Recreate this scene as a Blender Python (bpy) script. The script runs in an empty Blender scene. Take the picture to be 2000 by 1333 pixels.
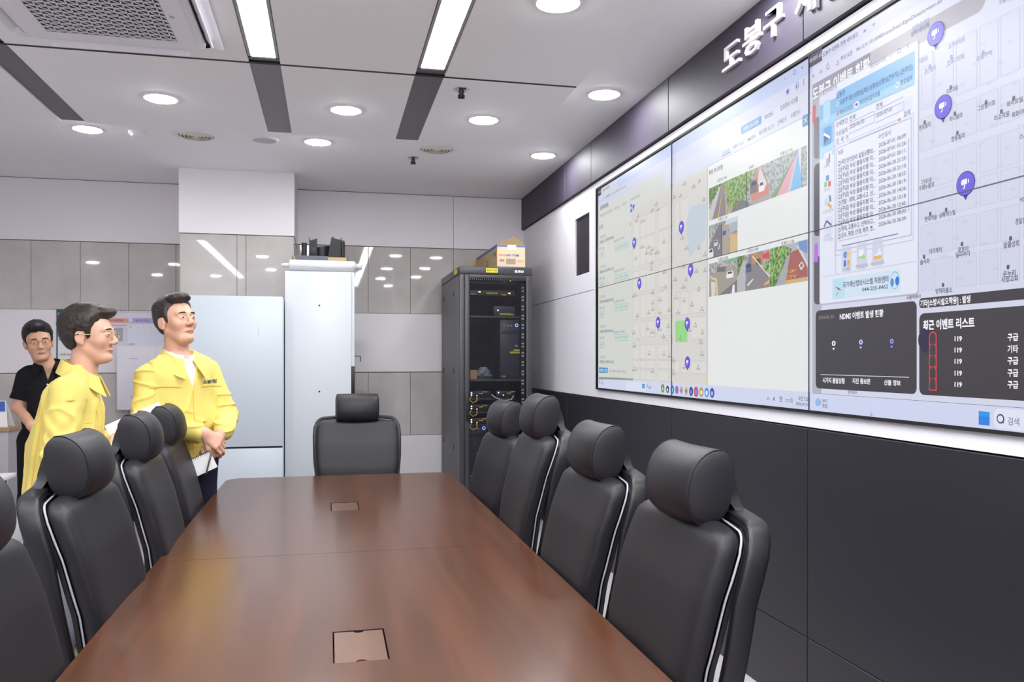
import bpy, bmesh, math, random
import numpy as np
from mathutils import Vector, Matrix, Euler

# ------------------------------------------------------------------ camera, world, exposure
SC = bpy.context.scene
COL = SC.collection
FPX, CY, SY = 1600.0, 0.9758703, 0.218351          # focal length in pixels of the 2000 px frame, cos / sin of the camera's yaw
EYE, HZ, VX = 1.42, 702.0, 642.0                   # eye height; image row of the horizon and column of the room's long axis
cam_d = bpy.data.cameras.new('camera')
cam_d.sensor_width = 36.0
cam_d.lens = 36.0 * FPX / 2000.0
cam_d.shift_y = (HZ - 666.5) / 2000.0
cam_d.clip_start = 0.05
cam = bpy.data.objects.new('camera', cam_d)
COL.objects.link(cam)
cam.location = (0, 0, EYE)
cam.rotation_euler = (math.pi / 2, 0, -math.asin(SY))
SC.camera = cam
w = bpy.data.worlds.new('world'); SC.world = w; w.use_nodes = True
w.node_tree.nodes['Background'].inputs[0].default_value = (0.8, 0.85, 1, 1)
w.node_tree.nodes['Background'].inputs[1].default_value = 0.05
SC.view_settings.view_transform = 'Standard'
SC.view_settings.look = 'None'
SC.view_settings.exposure = 0.36
SC.view_settings.gamma = 1.0
SC.view_settings.use_curve_mapping = False
SC.cycles.diffuse_bounces = 8
SC.cycles.max_bounces = 12
L_DOWN, L_STRIP = 104.0, 20.0                       # radiance of the downlights and of the ceiling light strips
WX, WY, WZ = 1.84, 7.724, 2.97                     # right wall, back wall, ceiling
LX, FY = -4.6, -2.6                                # left wall, wall behind the camera
PZ = 2.94                                          # underside of the dropped ceiling panels
random.seed(7)

# ------------------------------------------------------------------ small maths
def px_right(px, X=WX):                            # picture column -> distance Y along the wall at X
    d = FPX * X / (CY * (px - VX)); return (d - X * SY) / CY
def wall_pt(px, py, X=WX):                         # a point of the right wall
    d = FPX * X / (CY * (px - VX)); return ((d - X * SY) / CY, EYE + (HZ - py) * d / FPX)
def back_pt(px, py, Y):                            # a point of an upright plane parallel to the back wall
    k = (px - VX) * CY / FPX; d = Y * CY / (1 - k * SY); return (k * d, EYE + (HZ - py) * d / FPX)
def lin(c):
    return tuple(((v / 255) / 12.92 if v <= 10.31 else ((v / 255 + 0.055) / 1.055) ** 2.4) for v in c)

# ------------------------------------------------------------------ materials
MATS = {}
def mat(name, col, rough=0.5, metal=0.0, spec=0.5, coat=0.0, emit=None, estr=0.0, sheen=0.0, bump=None, noise=None):
    """col: sRGB 0-255; bump: (scale, strength); noise: (scale, amount)"""
    if name in MATS: return MATS[name]
    m = bpy.data.materials.new(name); m.use_nodes = True
    nt = m.node_tree; b = nt.nodes['Principled BSDF']
    c = lin(col)
    b.inputs['Base Color'].default_value = (*c, 1)
    b.inputs['Roughness'].default_value = rough
    b.inputs['Metallic'].default_value = metal
    b.inputs['Specular IOR Level'].default_value = spec
    if coat: b.inputs['Coat Weight'].default_value = coat; b.inputs['Coat Roughness'].default_value = 0.12
    if sheen: b.inputs['Sheen Weight'].default_value = sheen
    if emit is not None:
        b.inputs['Emission Color'].default_value = (*lin(emit), 1); b.inputs['Emission Strength'].default_value = estr
    if noise or bump:
        tc = nt.nodes.new('ShaderNodeTexCoord')
    if noise:
        n = nt.nodes.new('ShaderNodeTexNoise'); n.inputs['Scale'].default_value = noise[0]; n.inputs['Detail'].default_value = 4
        nt.links.new(tc.outputs['Object'], n.inputs['Vector'])
        r = nt.nodes.new('ShaderNodeMapRange'); r.inputs['From Min'].default_value = 0.3; r.inputs['From Max'].default_value = 0.7
        r.inputs['To Min'].default_value = 1 - noise[1]; r.inputs['To Max'].default_value = 1 + noise[1]
        nt.links.new(n.outputs['Fac'], r.inputs['Value'])
        x = nt.nodes.new('ShaderNodeVectorMath'); x.operation = 'SCALE'; x.inputs[0].default_value = c
        nt.links.new(r.outputs['Result'], x.inputs['Scale']); nt.links.new(x.outputs['Vector'], b.inputs['Base Color'])
    if bump:
        n = nt.nodes.new('ShaderNodeTexNoise'); n.inputs['Scale'].default_value = bump[0]; n.inputs['Detail'].default_value = 3
        nt.links.new(tc.outputs['Object'], n.inputs['Vector'])
        bp = nt.nodes.new('ShaderNodeBump'); bp.inputs['Strength'].default_value = bump[1]; bp.inputs['Distance'].default_value = 0.004
        nt.links.new(n.outputs['Fac'], bp.inputs['Height']); nt.links.new(bp.outputs['Normal'], b.inputs['Normal'])
    MATS[name] = m
    return m
def glow(rgb, k=0.775):                             # a lit picture element of a screen
    n = 'screen_%d_%d_%d' % tuple(rgb)
    return mat(n, (12, 12, 14), rough=0.32, spec=0.35, emit=rgb, estr=k)
def lamp(name, strength, rgb=(250, 251, 253)):
    return mat(name, (240, 240, 240), rough=0.5, emit=rgb, estr=strength)

def ramp(nt, fac, stops):
    r = nt.nodes.new('ShaderNodeValToRGB')
    e = r.color_ramp.elements
    while len(e) < len(stops): e.new(0.5)
    for k, (p, c) in enumerate(stops): e[k].position = p; e[k].color = (*lin(c), 1)
    nt.links.new(fac, r.inputs['Fac']); return r.outputs['Color']
def wood_mat(name, dark, mid, light, rough=0.28, coat=0.5):
    m = bpy.data.materials.new(name); m.use_nodes = True; nt = m.node_tree; b = nt.nodes['Principled BSDF']
    tc = nt.nodes.new('ShaderNodeTexCoord'); mp = nt.nodes.new('ShaderNodeMapping')
    mp.inputs['Scale'].default_value = (9, 0.55, 9)
    nt.links.new(tc.outputs['Object'], mp.inputs['Vector'])
    n = nt.nodes.new('ShaderNodeTexNoise'); n.inputs['Scale'].default_value = 1.6; n.inputs['Detail'].default_value = 9; n.inputs['Roughness'].default_value = 0.62
    n.inputs['Distortion'].default_value = 0.5
    nt.links.new(mp.outputs['Vector'], n.inputs['Vector'])
    nt.links.new(ramp(nt, n.outputs['Fac'], [(0.25, dark), (0.5, mid), (0.78, light)]), b.inputs['Base Color'])
    b.inputs['Roughness'].default_value = rough; b.inputs['Coat Weight'].default_value = coat; b.inputs['Coat Roughness'].default_value = 0.16; b.inputs['Specular IOR Level'].default_value = 0.36
    MATS[name] = m; return m
def stone_mat(name, a, bb, vein):
    m = bpy.data.materials.new(name); m.use_nodes = True; nt = m.node_tree; b = nt.nodes['Principled BSDF']
    tc = nt.nodes.new('ShaderNodeTexCoord')
    n = nt.nodes.new('ShaderNodeTexNoise'); n.inputs['Scale'].default_value = 2.2; n.inputs['Detail'].default_value = 8; n.inputs['Roughness'].default_value = 0.6
    nt.links.new(tc.outputs['Object'], n.inputs['Vector'])
    base = ramp(nt, n.outputs['Fac'], [(0.3, a), (0.7, bb)])
    mp = nt.nodes.new('ShaderNodeMapping'); mp.inputs['Rotation'].default_value = (0, 0.95, 0); mp.inputs['Scale'].default_value = (1.5, 1, 0.22)
    nt.links.new(tc.outputs['Object'], mp.inputs['Vector'])
    v = nt.nodes.new('ShaderNodeTexNoise'); v.inputs['Scale'].default_value = 2.0; v.inputs['Detail'].default_value = 3; v.inputs['Distortion'].default_value = 0.6
    nt.links.new(mp.outputs['Vector'], v.inputs['Vector'])
    r = nt.nodes.new('ShaderNodeValToRGB'); e = r.color_ramp.elements
    e[0].position = 0.60; e[0].color = (0, 0, 0, 1); e[1].position = 0.72; e[1].color = (0.55, 0.55, 0.55, 1)
    nt.links.new(v.outputs['Fac'], r.inputs['Fac'])
    mx = nt.nodes.new('ShaderNodeMix'); mx.data_type = 'RGBA'
    nt.links.new(r.outputs['Color'], mx.inputs['Factor']); nt.links.new(base, mx.inputs['A']); mx.inputs['B'].default_value = (*lin(vein), 1)
    nt.links.new(mx.outputs['Result'], b.inputs['Base Color'])
    b.inputs['Roughness'].default_value = 0.028; b.inputs['Specular IOR Level'].default_value = 0.5
    MATS[name] = m; return m
def pane_mat(name, tint, cover):
    m = bpy.data.materials.new(name); m.use_nodes = True; nt = m.node_tree; b = nt.nodes['Principled BSDF']
    b.inputs['Base Color'].default_value = (*lin(tint), 1); b.inputs['Roughness'].default_value = 0.15
    t = nt.nodes.new('ShaderNodeBsdfTransparent'); mx = nt.nodes.new('ShaderNodeMixShader'); mx.inputs['Fac'].default_value = cover
    nt.links.new(t.outputs[0], mx.inputs[1]); nt.links.new(b.outputs[0], mx.inputs[2])
    nt.links.new(mx.outputs[0], nt.nodes['Material Output'].inputs['Surface']); MATS[name] = m; return m

# ------------------------------------------------------------------ mesh builder
class B:
    def __init__(s): s.v = []; s.f = []; s.m = []
    def add(s, vs, fs, m=0):
        o = len(s.v); s.v += [tuple(p) for p in vs]
        s.f += [tuple(i + o for i in q) for q in fs]; s.m += [m] * len(fs); return s
    def box(s, x0, x1, y0, y1, z0, z1, m=0, r=0.0, seg=2):
        bm = bmesh.new(); bmesh.ops.create_cube(bm, size=1)
        for q in bm.verts: q.co = Vector(((x0 + x1) / 2 + q.co.x * (x1 - x0), (y0 + y1) / 2 + q.co.y * (y1 - y0), (z0 + z1) / 2 + q.co.z * (z1 - z0)))
        if r > 0: bmesh.ops.bevel(bm, geom=bm.edges[:], offset=r, segments=seg, profile=0.5, affect='EDGES')
        bm.verts.index_update()
        s.add([q.co[:] for q in bm.verts], [[q.index for q in f.verts] for f in bm.faces], m); bm.free(); return s
    def ring(s, rings, m=0, closed=False, caps=True):
        n = len(rings[0]); fs = []; k = len(rings)
        for i in range(k if closed else k - 1):
            a, b_ = i * n, ((i + 1) % k) * n
            for j in range(n): fs.append((a + j, a + (j + 1) % n, b_ + (j + 1) % n, b_ + j))
        if caps and not closed: fs.append(tuple(range(n))[::-1]); fs.append(tuple(range((k - 1) * n, k * n)))
        return s.add([p for r in rings for p in r], fs, m)
    def tube(s, pts, r, n=10, m=0, closed=False, caps=True, flat=1.0, up=None, e=1.0):
        pts = [Vector(p) for p in pts]; k = len(pts); rr = r if isinstance(r, (list, tuple)) else [r] * k; rings = []
        u = None
        for i, p in enumerate(pts):
            t = (pts[(i + 1) % k] - pts[i - 1]) if closed else (pts[min(i + 1, k - 1)] - pts[max(i - 1, 0)])
            t.normalize()
            if up is not None: u = Vector(up) - t * t.dot(Vector(up))
            elif u is None: u = t.orthogonal()
            else: u = u - t * u.dot(t)
            u.normalize(); w_ = t.cross(u)
            rings.append([p + u * (rr[i] * math.copysign(abs(math.cos(a)) ** e, math.cos(a))) + w_ * (rr[i] * flat * math.copysign(abs(math.sin(a)) ** e, math.sin(a))) for a in (2 * math.pi * j / n for j in range(n))])
        return s.ring(rings, m, closed, caps)
    def cyl(s, a, b_, r, r2=None, n=20, m=0): return s.tube([a, b_], [r, r if r2 is None else r2], n, m)
    def lathe(s, prof, c=(0, 0, 0), n=32, m=0, caps=False):
        return s.ring([[(c[0] + r * math.cos(2 * math.pi * j / n), c[1] + r * math.sin(2 * math.pi * j / n), c[2] + z) for j in range(n)] for r, z in prof], m, False, caps)
    def prism(s, poly, vec, m=0):
        n = len(poly); v = Vector(vec)
        vs = [Vector(p) for p in poly] + [Vector(p) + v for p in poly]
        return s.add(vs, [tuple(range(n))[::-1], tuple(range(n, 2 * n))] + [(i, (i + 1) % n, n + (i + 1) % n, n + i) for i in range(n)], m)
    def build(s, name, mats, parent=None, smooth=None, fix=True, loc=None):
        me = bpy.data.meshes.new(name); me.from_pydata(s.v, [], s.f)
        for q in (mats if isinstance(mats, (list, tuple)) else [mats]): me.materials.append(q)
        me.polygons.foreach_set('material_index', s.m)
        if fix:
            bm = bmesh.new(); bm.from_mesh(me); bmesh.ops.recalc_face_normals(bm, faces=bm.faces[:]); bm.to_mesh(me); bm.free()
        if smooth is not None:
            me.polygons.foreach_set('use_smooth', [True] * len(me.polygons)); me.set_sharp_from_angle(angle=math.radians(smooth))
        me.update()
        o = bpy.data.objects.new(name, me); COL.objects.link(o)
        if parent is not None: o.parent = parent
        if loc is not None: o.location = loc
        return o
def tag(o, label, cat, group=None, kind=None):
    o['label'] = label; o['category'] = cat
    if group: o['group'] = group
    if kind: o['kind'] = kind
    return o
def thing(name, label, cat, loc=(0, 0, 0), rz=0.0, group=None):
    o = bpy.data.objects.new(name, None); o.empty_display_size = 0.1; COL.objects.link(o)
    o.location = loc; o.rotation_euler = (0, 0, rz); return tag(o, label, cat, group)
def struct(o, label=None, cat=None):
    o['kind'] = 'structure'
    if label: o['label'] = label
    if cat: o['category'] = cat
    return o
def copy_tree(o, parent=None):
    kids = [c for c in bpy.data.objects if c.parent == o]
    c = o.copy(); COL.objects.link(c)
    if parent is not None: c.parent = parent
    for k in kids: copy_tree(k, c)
    return c
def rrect(x0, x1, y0, y1, r, n=5):
    out = []
    for cx, cy, a0 in ((x1 - r, y1 - r, 0), (x0 + r, y1 - r, 90), (x0 + r, y0 + r, 180), (x1 - r, y0 + r, 270)):
        for k in range(n + 1):
            a = math.radians(a0 + 90 * k / n); out.append((cx + r * math.cos(a), cy + r * math.sin(a)))
    return out
TXT = {}
def text_mesh(body, bold=0.0, depth=0.0):
    k = (body, bold, depth)
    if k not in TXT:
        c = bpy.data.curves.new('lettering', 'FONT'); c.body = body; c.size = 1.0; c.resolution_u = 2; c.offset = bold; c.extrude = depth
        o = bpy.data.objects.new('lettering', c)
        me = bpy.data.meshes.new_from_object(o)
        v = np.array([q.co[:] for q in me.vertices]) if len(me.vertices) else np.zeros((0, 3))
        f = [tuple(p.vertices) for p in me.polygons]
        bpy.data.objects.remove(o); bpy.data.curves.remove(c); bpy.data.meshes.remove(me)
        TXT[k] = (v, f)
    return TXT[k]
def put_text(b, body, place, height, width=None, m=0, bold=0.0, ref=0.83):
    """place(u, v) -> point; lettering starts at u = 0 with v centred; height is that of a full-height character"""
    v, f = text_mesh(body, bold)
    if not len(v): return
    s = height / ref; x0 = v[:, 0].min(); k = s if width is None else width / max(v[:, 0].max() - x0, 1e-6)
    b.add([place((p[0] - x0) * k, (p[1] - 0.36) * s) for p in v], f, m)

# ------------------------------------------------------------------ surface materials
M_WALL = mat('white_wall_panel', (226, 223, 227), 0.42, noise=(1.5, 0.015))
M_WALLR = mat('glossy_white_wall_panel', (228, 227, 234), 0.35)
M_CEIL = mat('ceiling_paint', (244, 243, 245), 0.75)
M_CEILP = mat('ceiling_panel_paint', (242, 242, 243), 0.75)
M_STONE = stone_mat('limestone_tile', (176, 171, 168), (198, 193, 190), (212, 207, 203))
M_DARK = mat('charcoal_panel', (39, 38, 44), 0.4, noise=(3, 0.03))
M_FASCIA = mat('dark_fascia', (60, 55, 70), 0.58)
M_JOINT = mat('tile_joint', (96, 90, 88), 0.8)
M_GAP = mat('black_gap', (14, 13, 18), 0.6)
M_GREYCH = mat('grey_channel', (94, 92, 99), 0.38)
M_BLACKPL = mat('black_plastic', (26, 26, 29), 0.42)
M_WHITEPL = mat('white_plastic', (235, 235, 238), 0.4)
M_GREYPL = mat('grey_plastic', (150, 150, 156), 0.45)
M_CHROME = mat('chrome', (200, 200, 205), 0.15, metal=1.0)
M_STEEL = mat('brushed_steel', (150, 150, 155), 0.35, metal=1.0)
M_PAPER = mat('white_paper', (240, 240, 240), 0.7)
M_CARD = mat('brown_cardboard', (188, 160, 118), 0.75, noise=(20, 0.04))
M_CARDL = mat('pale_cardboard', (214, 192, 160), 0.75)
M_CARPET = mat('grey_carpet', (184, 180, 182), 0.95, spec=0.1, bump=(260, 0.8), noise=(220, 0.28))

# ------------------------------------------------------------------ the room shell
b = B(); b.box(LX - .15, WX + .25, FY - .15, WY + .25, -0.1, 0); struct(b.build('floor', M_CARPET))
b = B(); b.box(LX - .15, WX + .25, FY - .15, WY + .25, WZ, WZ + .1); struct(b.build('ceiling', M_CEIL))
b = B(); b.box(LX - .15, LX, FY - .15, WY + .15, 0, WZ); struct(b.build('wall_left', M_WALL))
b = B(); b.box(LX, WX, FY - .15, FY, 0, WZ); struct(b.build('wall_front', M_WALL))

# back wall: bands of white panel and stone tile with dark joints
b = B(); b.box(LX, WX + .2, WY, WY + .15, 0, WZ, 2)
def band(x0, x1, z0, z1, joints, m, y=WY, t=0.012, g=0.0015):
    xs = [x0] + [j for j in joints if x0 < j < x1] + [x1]
    for a, c in zip(xs, xs[1:]): b.box(a + g * (a > x0), c - g * (c < x1), y - t, y, z0, z1, m, r=0.0015, seg=1)
TJ = [-4.4, -4.02, -3.64, -3.25, -2.866, -2.479, -2.092, -1.704, -1.318, -.278 + .04, .358, .749, 1.155, 1.54]
band(LX, -1.0, 2.439, 2.965, [], 0, t=.014); band(-1.0, 1.155, 2.471, 2.965, [], 0, t=.014); band(1.158, WX, 2.471, 2.965, [], 0, t=.014)
band(LX, -1.0, 1.848, 2.433, TJ, 1); band(-1.0, WX, 1.848, 2.465, TJ, 1)
band(LX, WX, 1.302, 1.845, [], 0, t=.016)
band(LX, WX, 0.71, 1.296, TJ, 1); band(LX, WX, 0.1, 0.706, [], 0, t=.016); b.box(LX, WX, WY - .018, WY, 0, .1, 3)
struct(b.build('wall_back', [M_WALL, M_STONE, M_JOINT, M_DARK]))
# pillar standing out from the back wall
b = B()
b.box(-1.165, -.29, 7.06, WY - .02, 0, 2.44, 2)
for x0, x1 in ((-1.165, -.735), (-.732, -.664), (-.661, -.29)):
    b.box(x0, x1, 7.046, 7.06, 1.86, 2.438, 1, r=.001, seg=1); b.box(x0, x1, 7.046, 7.06, .1, 1.856, 1, r=.001, seg=1)
b.box(-.292, -.283, 7.05, WY - .02, 1.302, 2.438, 1); b.box(-.292, -.283, 7.05, WY - .02, .1, 1.298, 1)
b.box(-1.175, -1.164, 7.05, WY - .02, .1, 2.438, 1)
b.box(-1.182, -.278, 7.038, WY - .02, 2.443, WZ, 0, r=.003)
struct(b.build('column', [M_WALL, M_STONE, M_GAP]), 'square pillar of pale stone with a white boxed head', 'pillar')

# right wall: dark fascia, white band around the screens, charcoal dado; joints every panel
D0, D1, D2, D3 = px_right(1168), px_right(1317), px_right(1587), px_right(2204)
SCZ0, SCZ1 = EYE - .1062 * 1.8855, EYE + .6272 * 1.8855   # bottom and top of the screens
ZD, ZF = 1.1475, 2.664
JW = [WY, px_right(1108), px_right(1160), D1 + .03, D2 + .03, D3, D3 - 1.3, D3 - 2.6, FY]
b = B()
b.box(WX + .02, WX + .2, FY - .15, WY + .15, 0, WZ, 2)
for a, c in zip(JW, JW[1:]):
    g = .0025
    b.box(WX - .022, WX + .02, c + g, a - g, ZF + .007, WZ, 3, r=.002, seg=1)
    b.box(WX - .004, WX + .02, c + g, a - g, .325, ZD, 1, r=.002, seg=1)
    b.box(WX - .004, WX + .02, c + g, a - g, .0, .322, 1, r=.002, seg=1)
    if a > px_right(1160) + .01:
        for z0, z1 in ((ZD + .006, 1.913), (1.918, ZF)):
            if c < px_right(1123) < a + 1e-6 and z0 > 1.9:   # leave the slot for the dark recess
                s0, s1 = px_right(1123), px_right(1151)
                b.box(WX, WX + .02, s0, a - .001, z0, z1, 0); b.box(WX, WX + .02, c + .001, s1, z0, z1, 0)
                b.box(WX, WX + .02, s1, s0, z0, 2.052, 0); b.box(WX, WX + .02, s1, s0, 2.487, z1, 0)
            else: b.box(WX, WX + .02, c + .001, a - .001, z0, z1, 0)
e0, e1 = px_right(1160), FY
b.box(WX, WX + .02, e1, e0 - .001, ZD + .006, SCZ0 - .01, 0); b.box(WX, WX + .02, e1, e0 - .001, SCZ1 + .012, ZF, 0)
b.box(WX, WX + .02, D0 + .006, e0 - .001, SCZ0 - .01, SCZ1 + .012, 0)
b.box(WX, WX + .02, e1, D3 - 1.31, SCZ0 - .01, SCZ1 + .012, 0)
struct(b.build('wall_right', [M_WALLR, M_DARK, M_GAP, M_FASCIA]))

# dropped ceiling panels with channels for the light strips
CH = [(-1.666, -1.52), (-.398, -.243), (.451, .608)]; CR, CFAR, SEAM = 1.355, 5.733, 4.39
xs = [(LX + .5, CH[0][0]), (CH[0][1], CH[1][0]), (CH[1][1], CH[2][0]), (CH[2][1], CR)]
ys = [(FY + .5, -.45), (-.42, 1.97), (2.0, SEAM - .014), (SEAM + .014, CFAR)]
for x0, x1 in xs:
    for y0, y1 in ys:
        b = B(); b.box(x0, x1, y0, y1, PZ, WZ, 0, r=.002, seg=1); struct(b.build('ceiling_panel', M_CEILP))
for x0, x1 in CH:
    b = B(); b.box(x0, x1, FY + .5, CFAR - .004, PZ + .010, WZ - .002); struct(b.build('trim_1', M_GREYCH), 'grey sunken channel in the ceiling', 'ceiling channel')
b = B()
for y in (-.435, 1.985, SEAM): b.box(LX + .5, CR - .004, y - .013, y + .013, PZ + .0015, WZ - .004)
struct(b.build('trim_2', M_GAP), 'dark shadow gap between ceiling panels', 'ceiling joint')

# ------------------------------------------------------------------ lights
M_LENS = lamp('downlight_lens', L_DOWN); M_STRIP = lamp('strip_light_diffuser', L_STRIP)
def downlight(x, y, z, label, r=.088, group='ceiling downlights'):
    t = thing('downlight', label, 'ceiling light', (x, y, z), 0, group)
    k = B(); k.lathe([(r, -.004), (r + .004, -.007), (r + .014, -.005), (r + .017, 0), (r + .002, 0), (r, -.004)], n=40); k.build('rim', M_WHITEPL, t, 60)
    k = B(); k.lathe([(0.0005, -.015), (r * .5, -.014), (r * .8, -.0115), (r * .95, -.008), (r, -.004)], n=40); k.build('lens', M_LENS, t)
DL = [(-1.583, 6.0, WZ, 'round downlight at the far left end of the dark ceiling channel'),
      (-.075, 6.0, WZ, 'round downlight beside the white disc speaker near the back wall'),
      (1.59, 6.02, WZ, 'round downlight nearest the corner above the server rack'),
      (1.571, 4.555, WZ, 'round downlight beside the dark fascia before its white letters'),
      (-.954, 5.1, PZ, 'round downlight just beyond the air conditioner cassette'),
      (.103, 5.09, PZ, 'round downlight between the two grey ceiling channels'),
      (.959, 5.11, PZ, 'round downlight beyond the chrome sprinkler head'),
      (.953, 3.36, PZ, 'round downlight cut off by the top edge of the picture')]
for a in DL: downlight(*a)
for x, y, z in [(.1, 3.3, PZ), (.1, 1.5, PZ), (.95, 1.6, PZ), (.95, -.1, PZ), (.1, -.3, PZ), (1.6, 3.0, WZ), (1.6, 1.5, WZ), (1.6, 0, WZ), (-.95, 1.5, PZ), (-.95, -.3, PZ),
                (-2.4, 1.5, PZ), (-3.6, 1.5, PZ), (-3, -.3, PZ), (0, -1.6, PZ), (1.2, -1.6, PZ), (-2, -1.6, PZ)]:
    downlight(x, y, z, 'round downlight outside the picture, over the near part of the room', group='downlights over the near part of the room')
for (x0, x1), lab, yy in ((CH[1], 'long light strip above the head of the table, next to the air conditioner', 4.29), (CH[2], 'long light strip right of the table centre line, nearest the video wall', 4.27),
                          (CH[0], 'long light strip outside the picture on the far side of the air conditioner', 3.0)):
    t = thing('strip_light', lab, 'ceiling light', ((x0 + x1) / 2, 0, PZ), 0, 'ceiling light strips')
    h = (x1 - x0) / 2 - .004
    k = B()
    for sx in (-1, 1): k.box(min(sx * h, sx * (h - .014)), max(sx * h, sx * (h - .014)), FY + .6, yy + .02, -.001, .012, r=.001, seg=1)
    k.box(-h, h, yy, yy + .02, -.001, .012); k.build('frame', M_GREYPL, t)
    k = B(); k.box(-h + .014, h - .014, FY + .6, yy, .003, .01); k.build('diffuser', M_STRIP, t)
# ------------------------------------------------------------------ the video wall: eight-odd screens in two rows, one picture across them
XS = WX - .012
KX = XS / CY
vw = thing('video_wall', 'large video wall of tiled screens showing maps, camera views and event windows', 'video wall', (XS, (D0 + D3) / 2, SCZ0))
VO = Vector((XS, (D0 + D3) / 2, SCZ0))
SEAMZ = EYE + .2618 * 1.8855
def sy(px): return px_right(px, XS)
def sz(s): return EYE + s * KX                     # s: height above the eye per metre of distance
def LP(layer): return lambda Y, Z: (-layer * .0005 - VO.x + XS, Y - VO.y, Z - VO.z)
b = B()
M_SCREEN = mat('screen_glass', (12, 12, 14), rough=0.25)
for a, c in ((D0, D1), (D1, D2), (D2, D3)):
    for z0, z1 in ((SCZ0, SEAMZ), (SEAMZ, SCZ1)):
        k = B(); k.box(0, .012, c - VO.y + .0005, a - VO.y - .0005, z0 - VO.z + .0005, z1 - VO.z - .0005, r=.001, seg=1); k.build('display_panel', M_SCREEN, vw)
fr = B()
for z0, z1 in ((SCZ0 - .01, SCZ0), (SCZ1, SCZ1 + .012)): fr.box(-.004, .012, D3 - VO.y, D0 + .004 - VO.y, z0 - VO.z, z1 - VO.z)
fr.box(-.004, .012, D0 - VO.y, D0 + .005 - VO.y, SCZ0 - VO.z - .01, SCZ1 - VO.z + .012)
fr.build('frame', M_GAP, vw)
bz = B()
for y in (D1, D2): bz.box(-.0065, 0, y - .0014 - VO.y, y + .0014 - VO.y, 0, SCZ1 - SCZ0)
bz.box(-.0065, 0, D3 - VO.y, D0 - VO.y, SEAMZ - .0014 - VO.z, SEAMZ + .0014 - VO.z)
bz.build('bezel', mat('dark_bezel', (70, 64, 84), .4), vw)

class Pic:                                          # one window or overlay of the picture, built as thin lit shapes
    def __init__(s, name): s.b = B(); s.mats = []; s.name = name
    def mi(s, rgb):
        g = glow(rgb) if isinstance(rgb, tuple) else rgb
        if g not in s.mats: s.mats.append(g)
        return s.mats.index(g)
    def poly(s, pts, rgb, L=1):                     # pts: (Y, Z)
        f = LP(L); s.b.add([f(*p) for p in pts], [tuple(range(len(pts)))], s.mi(rgb))
    def px(s, pts, rgb, L=1): s.poly([wall_pt(x, y, XS) for x, y in pts], rgb, L)
    def rect(s, x0, x1, s0, s1, rgb, L=1, r=0):     # between two picture columns and two height slopes
        a, c, z0, z1 = sy(x0), sy(x1), sz(s0), sz(s1)
        if r: s.poly(rrect(c, a, min(z0, z1), max(z0, z1), r), rgb, L)
        else: s.poly([(a, z0), (c, z0), (c, z1), (a, z1)], rgb, L)
    def at(s, px, py, w, h, rgb, L=1, r=0):         # centred at a picture point, size in metres
        Y, Z = wall_pt(px, py, XS)
        if r: s.poly(rrect(Y - w / 2, Y + w / 2, Z - h / 2, Z + h / 2, r), rgb, L)
        else: s.poly([(Y + w / 2, Z - h / 2), (Y - w / 2, Z - h / 2), (Y - w / 2, Z + h / 2), (Y + w / 2, Z + h / 2)], rgb, L)
    def disc(s, px, py, r, rgb, L=1, n=20, ry=None):
        Y, Z = wall_pt(px, py, XS); ry = ry or r
        s.poly([(Y + r * math.cos(2 * math.pi * k / n), Z + ry * math.sin(2 * math.pi * k / n)) for k in range(n)], rgb, L)
    def line(s, pts, wd, rgb, L=2):                 # pts: picture points
        q = [Vector(wall_pt(x, y, XS)) for x, y in pts]
        for a, c in zip(q, q[1:]):
            t = (c - a); t.normalize(); n = Vector((-t.y, t.x)) * wd / 2
            s.poly([a + n, c + n, c - n, a - n], rgb, L)
    def frame(s, x0, x1, s0, s1, wd, rgb, L=2):
        a, c, z0, z1 = sy(x0), sy(x1), sz(s0), sz(s1)
        for p in ([(a, z0), (c, z0), (c, z0 + wd), (a, z0 + wd)], [(a, z1), (c, z1), (c, z1 - wd), (a, z1 - wd)],
                  [(a, z0), (a - wd, z0), (a - wd, z1), (a, z1)], [(c, z0), (c + wd, z0), (c + wd, z1), (c, z1)]): s.poly(p, rgb, L)
    def text(s, body, px, py, hpx, px2=None, rgb=(84, 80, 92), L=3, bold=0.012, slope=None):
        Y, Z = wall_pt(px, py, XS); d = XS * SY + Y * CY; h = hpx * d / FPX
        wdt = None if px2 is None else Y - sy(px2)
        f = LP(L); put_text(s.b, body, lambda u, v: f(Y - u, Z + v), h, wdt, s.mi(rgb), bold)
    def build(s, parent=vw):
        return s.b.build(s.name, s.mats, parent, fix=False)
INK = (88, 84, 94); SOFT = (140, 138, 148)

# ---- left desktop: browser with map
P = Pic('browser_window')
P.rect(1168.5, 1587, -.07, .561, (211, 213, 210), 1)
P.rect(1168.5, 1587, .594, .627, (186, 198, 230), 1)
P.rect(1168.5, 1587, .561, .594, (205, 208, 228), 1)
P.rect(1172, 1206, .594, .622, (207, 210, 222), 2)
P.rect(1300, 1587, .510, .561, (209, 214, 230), 2)
P.rect(1380, 1587, .508, .510, (176, 184, 200), 3)
P.at(1171.5, 376, .066, .045, (60, 60, 66), 3); P.text('대시보드 #1', 1169, 377, 3.4, 1175, (200, 200, 204), 4)
P.text('도봉구 재난관제', 1177.5, 373, 5, 1190.5); P.text('×', 1199, 362, 5); P.text('+', 1204, 358, 5)
for x, y, t in ((1170, 394, '←'), (1174, 392, '→'), (1178.5, 389, '↻')): P.text(t, x, y, 5)
P.text('△ 주의 요함', 1183, 386, 5, 1192); P.text('98.10.9.101:8080/xeus/board/main.do', 1195, 379, 4.4, 1223, SOFT)
for x, y, t in ((1532, 154, '–'), (1550, 143, '□'), (1566, 133, '×')): P.text(t, x, y, 9)
Y, Z = wall_pt(1539, 179, XS)
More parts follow.
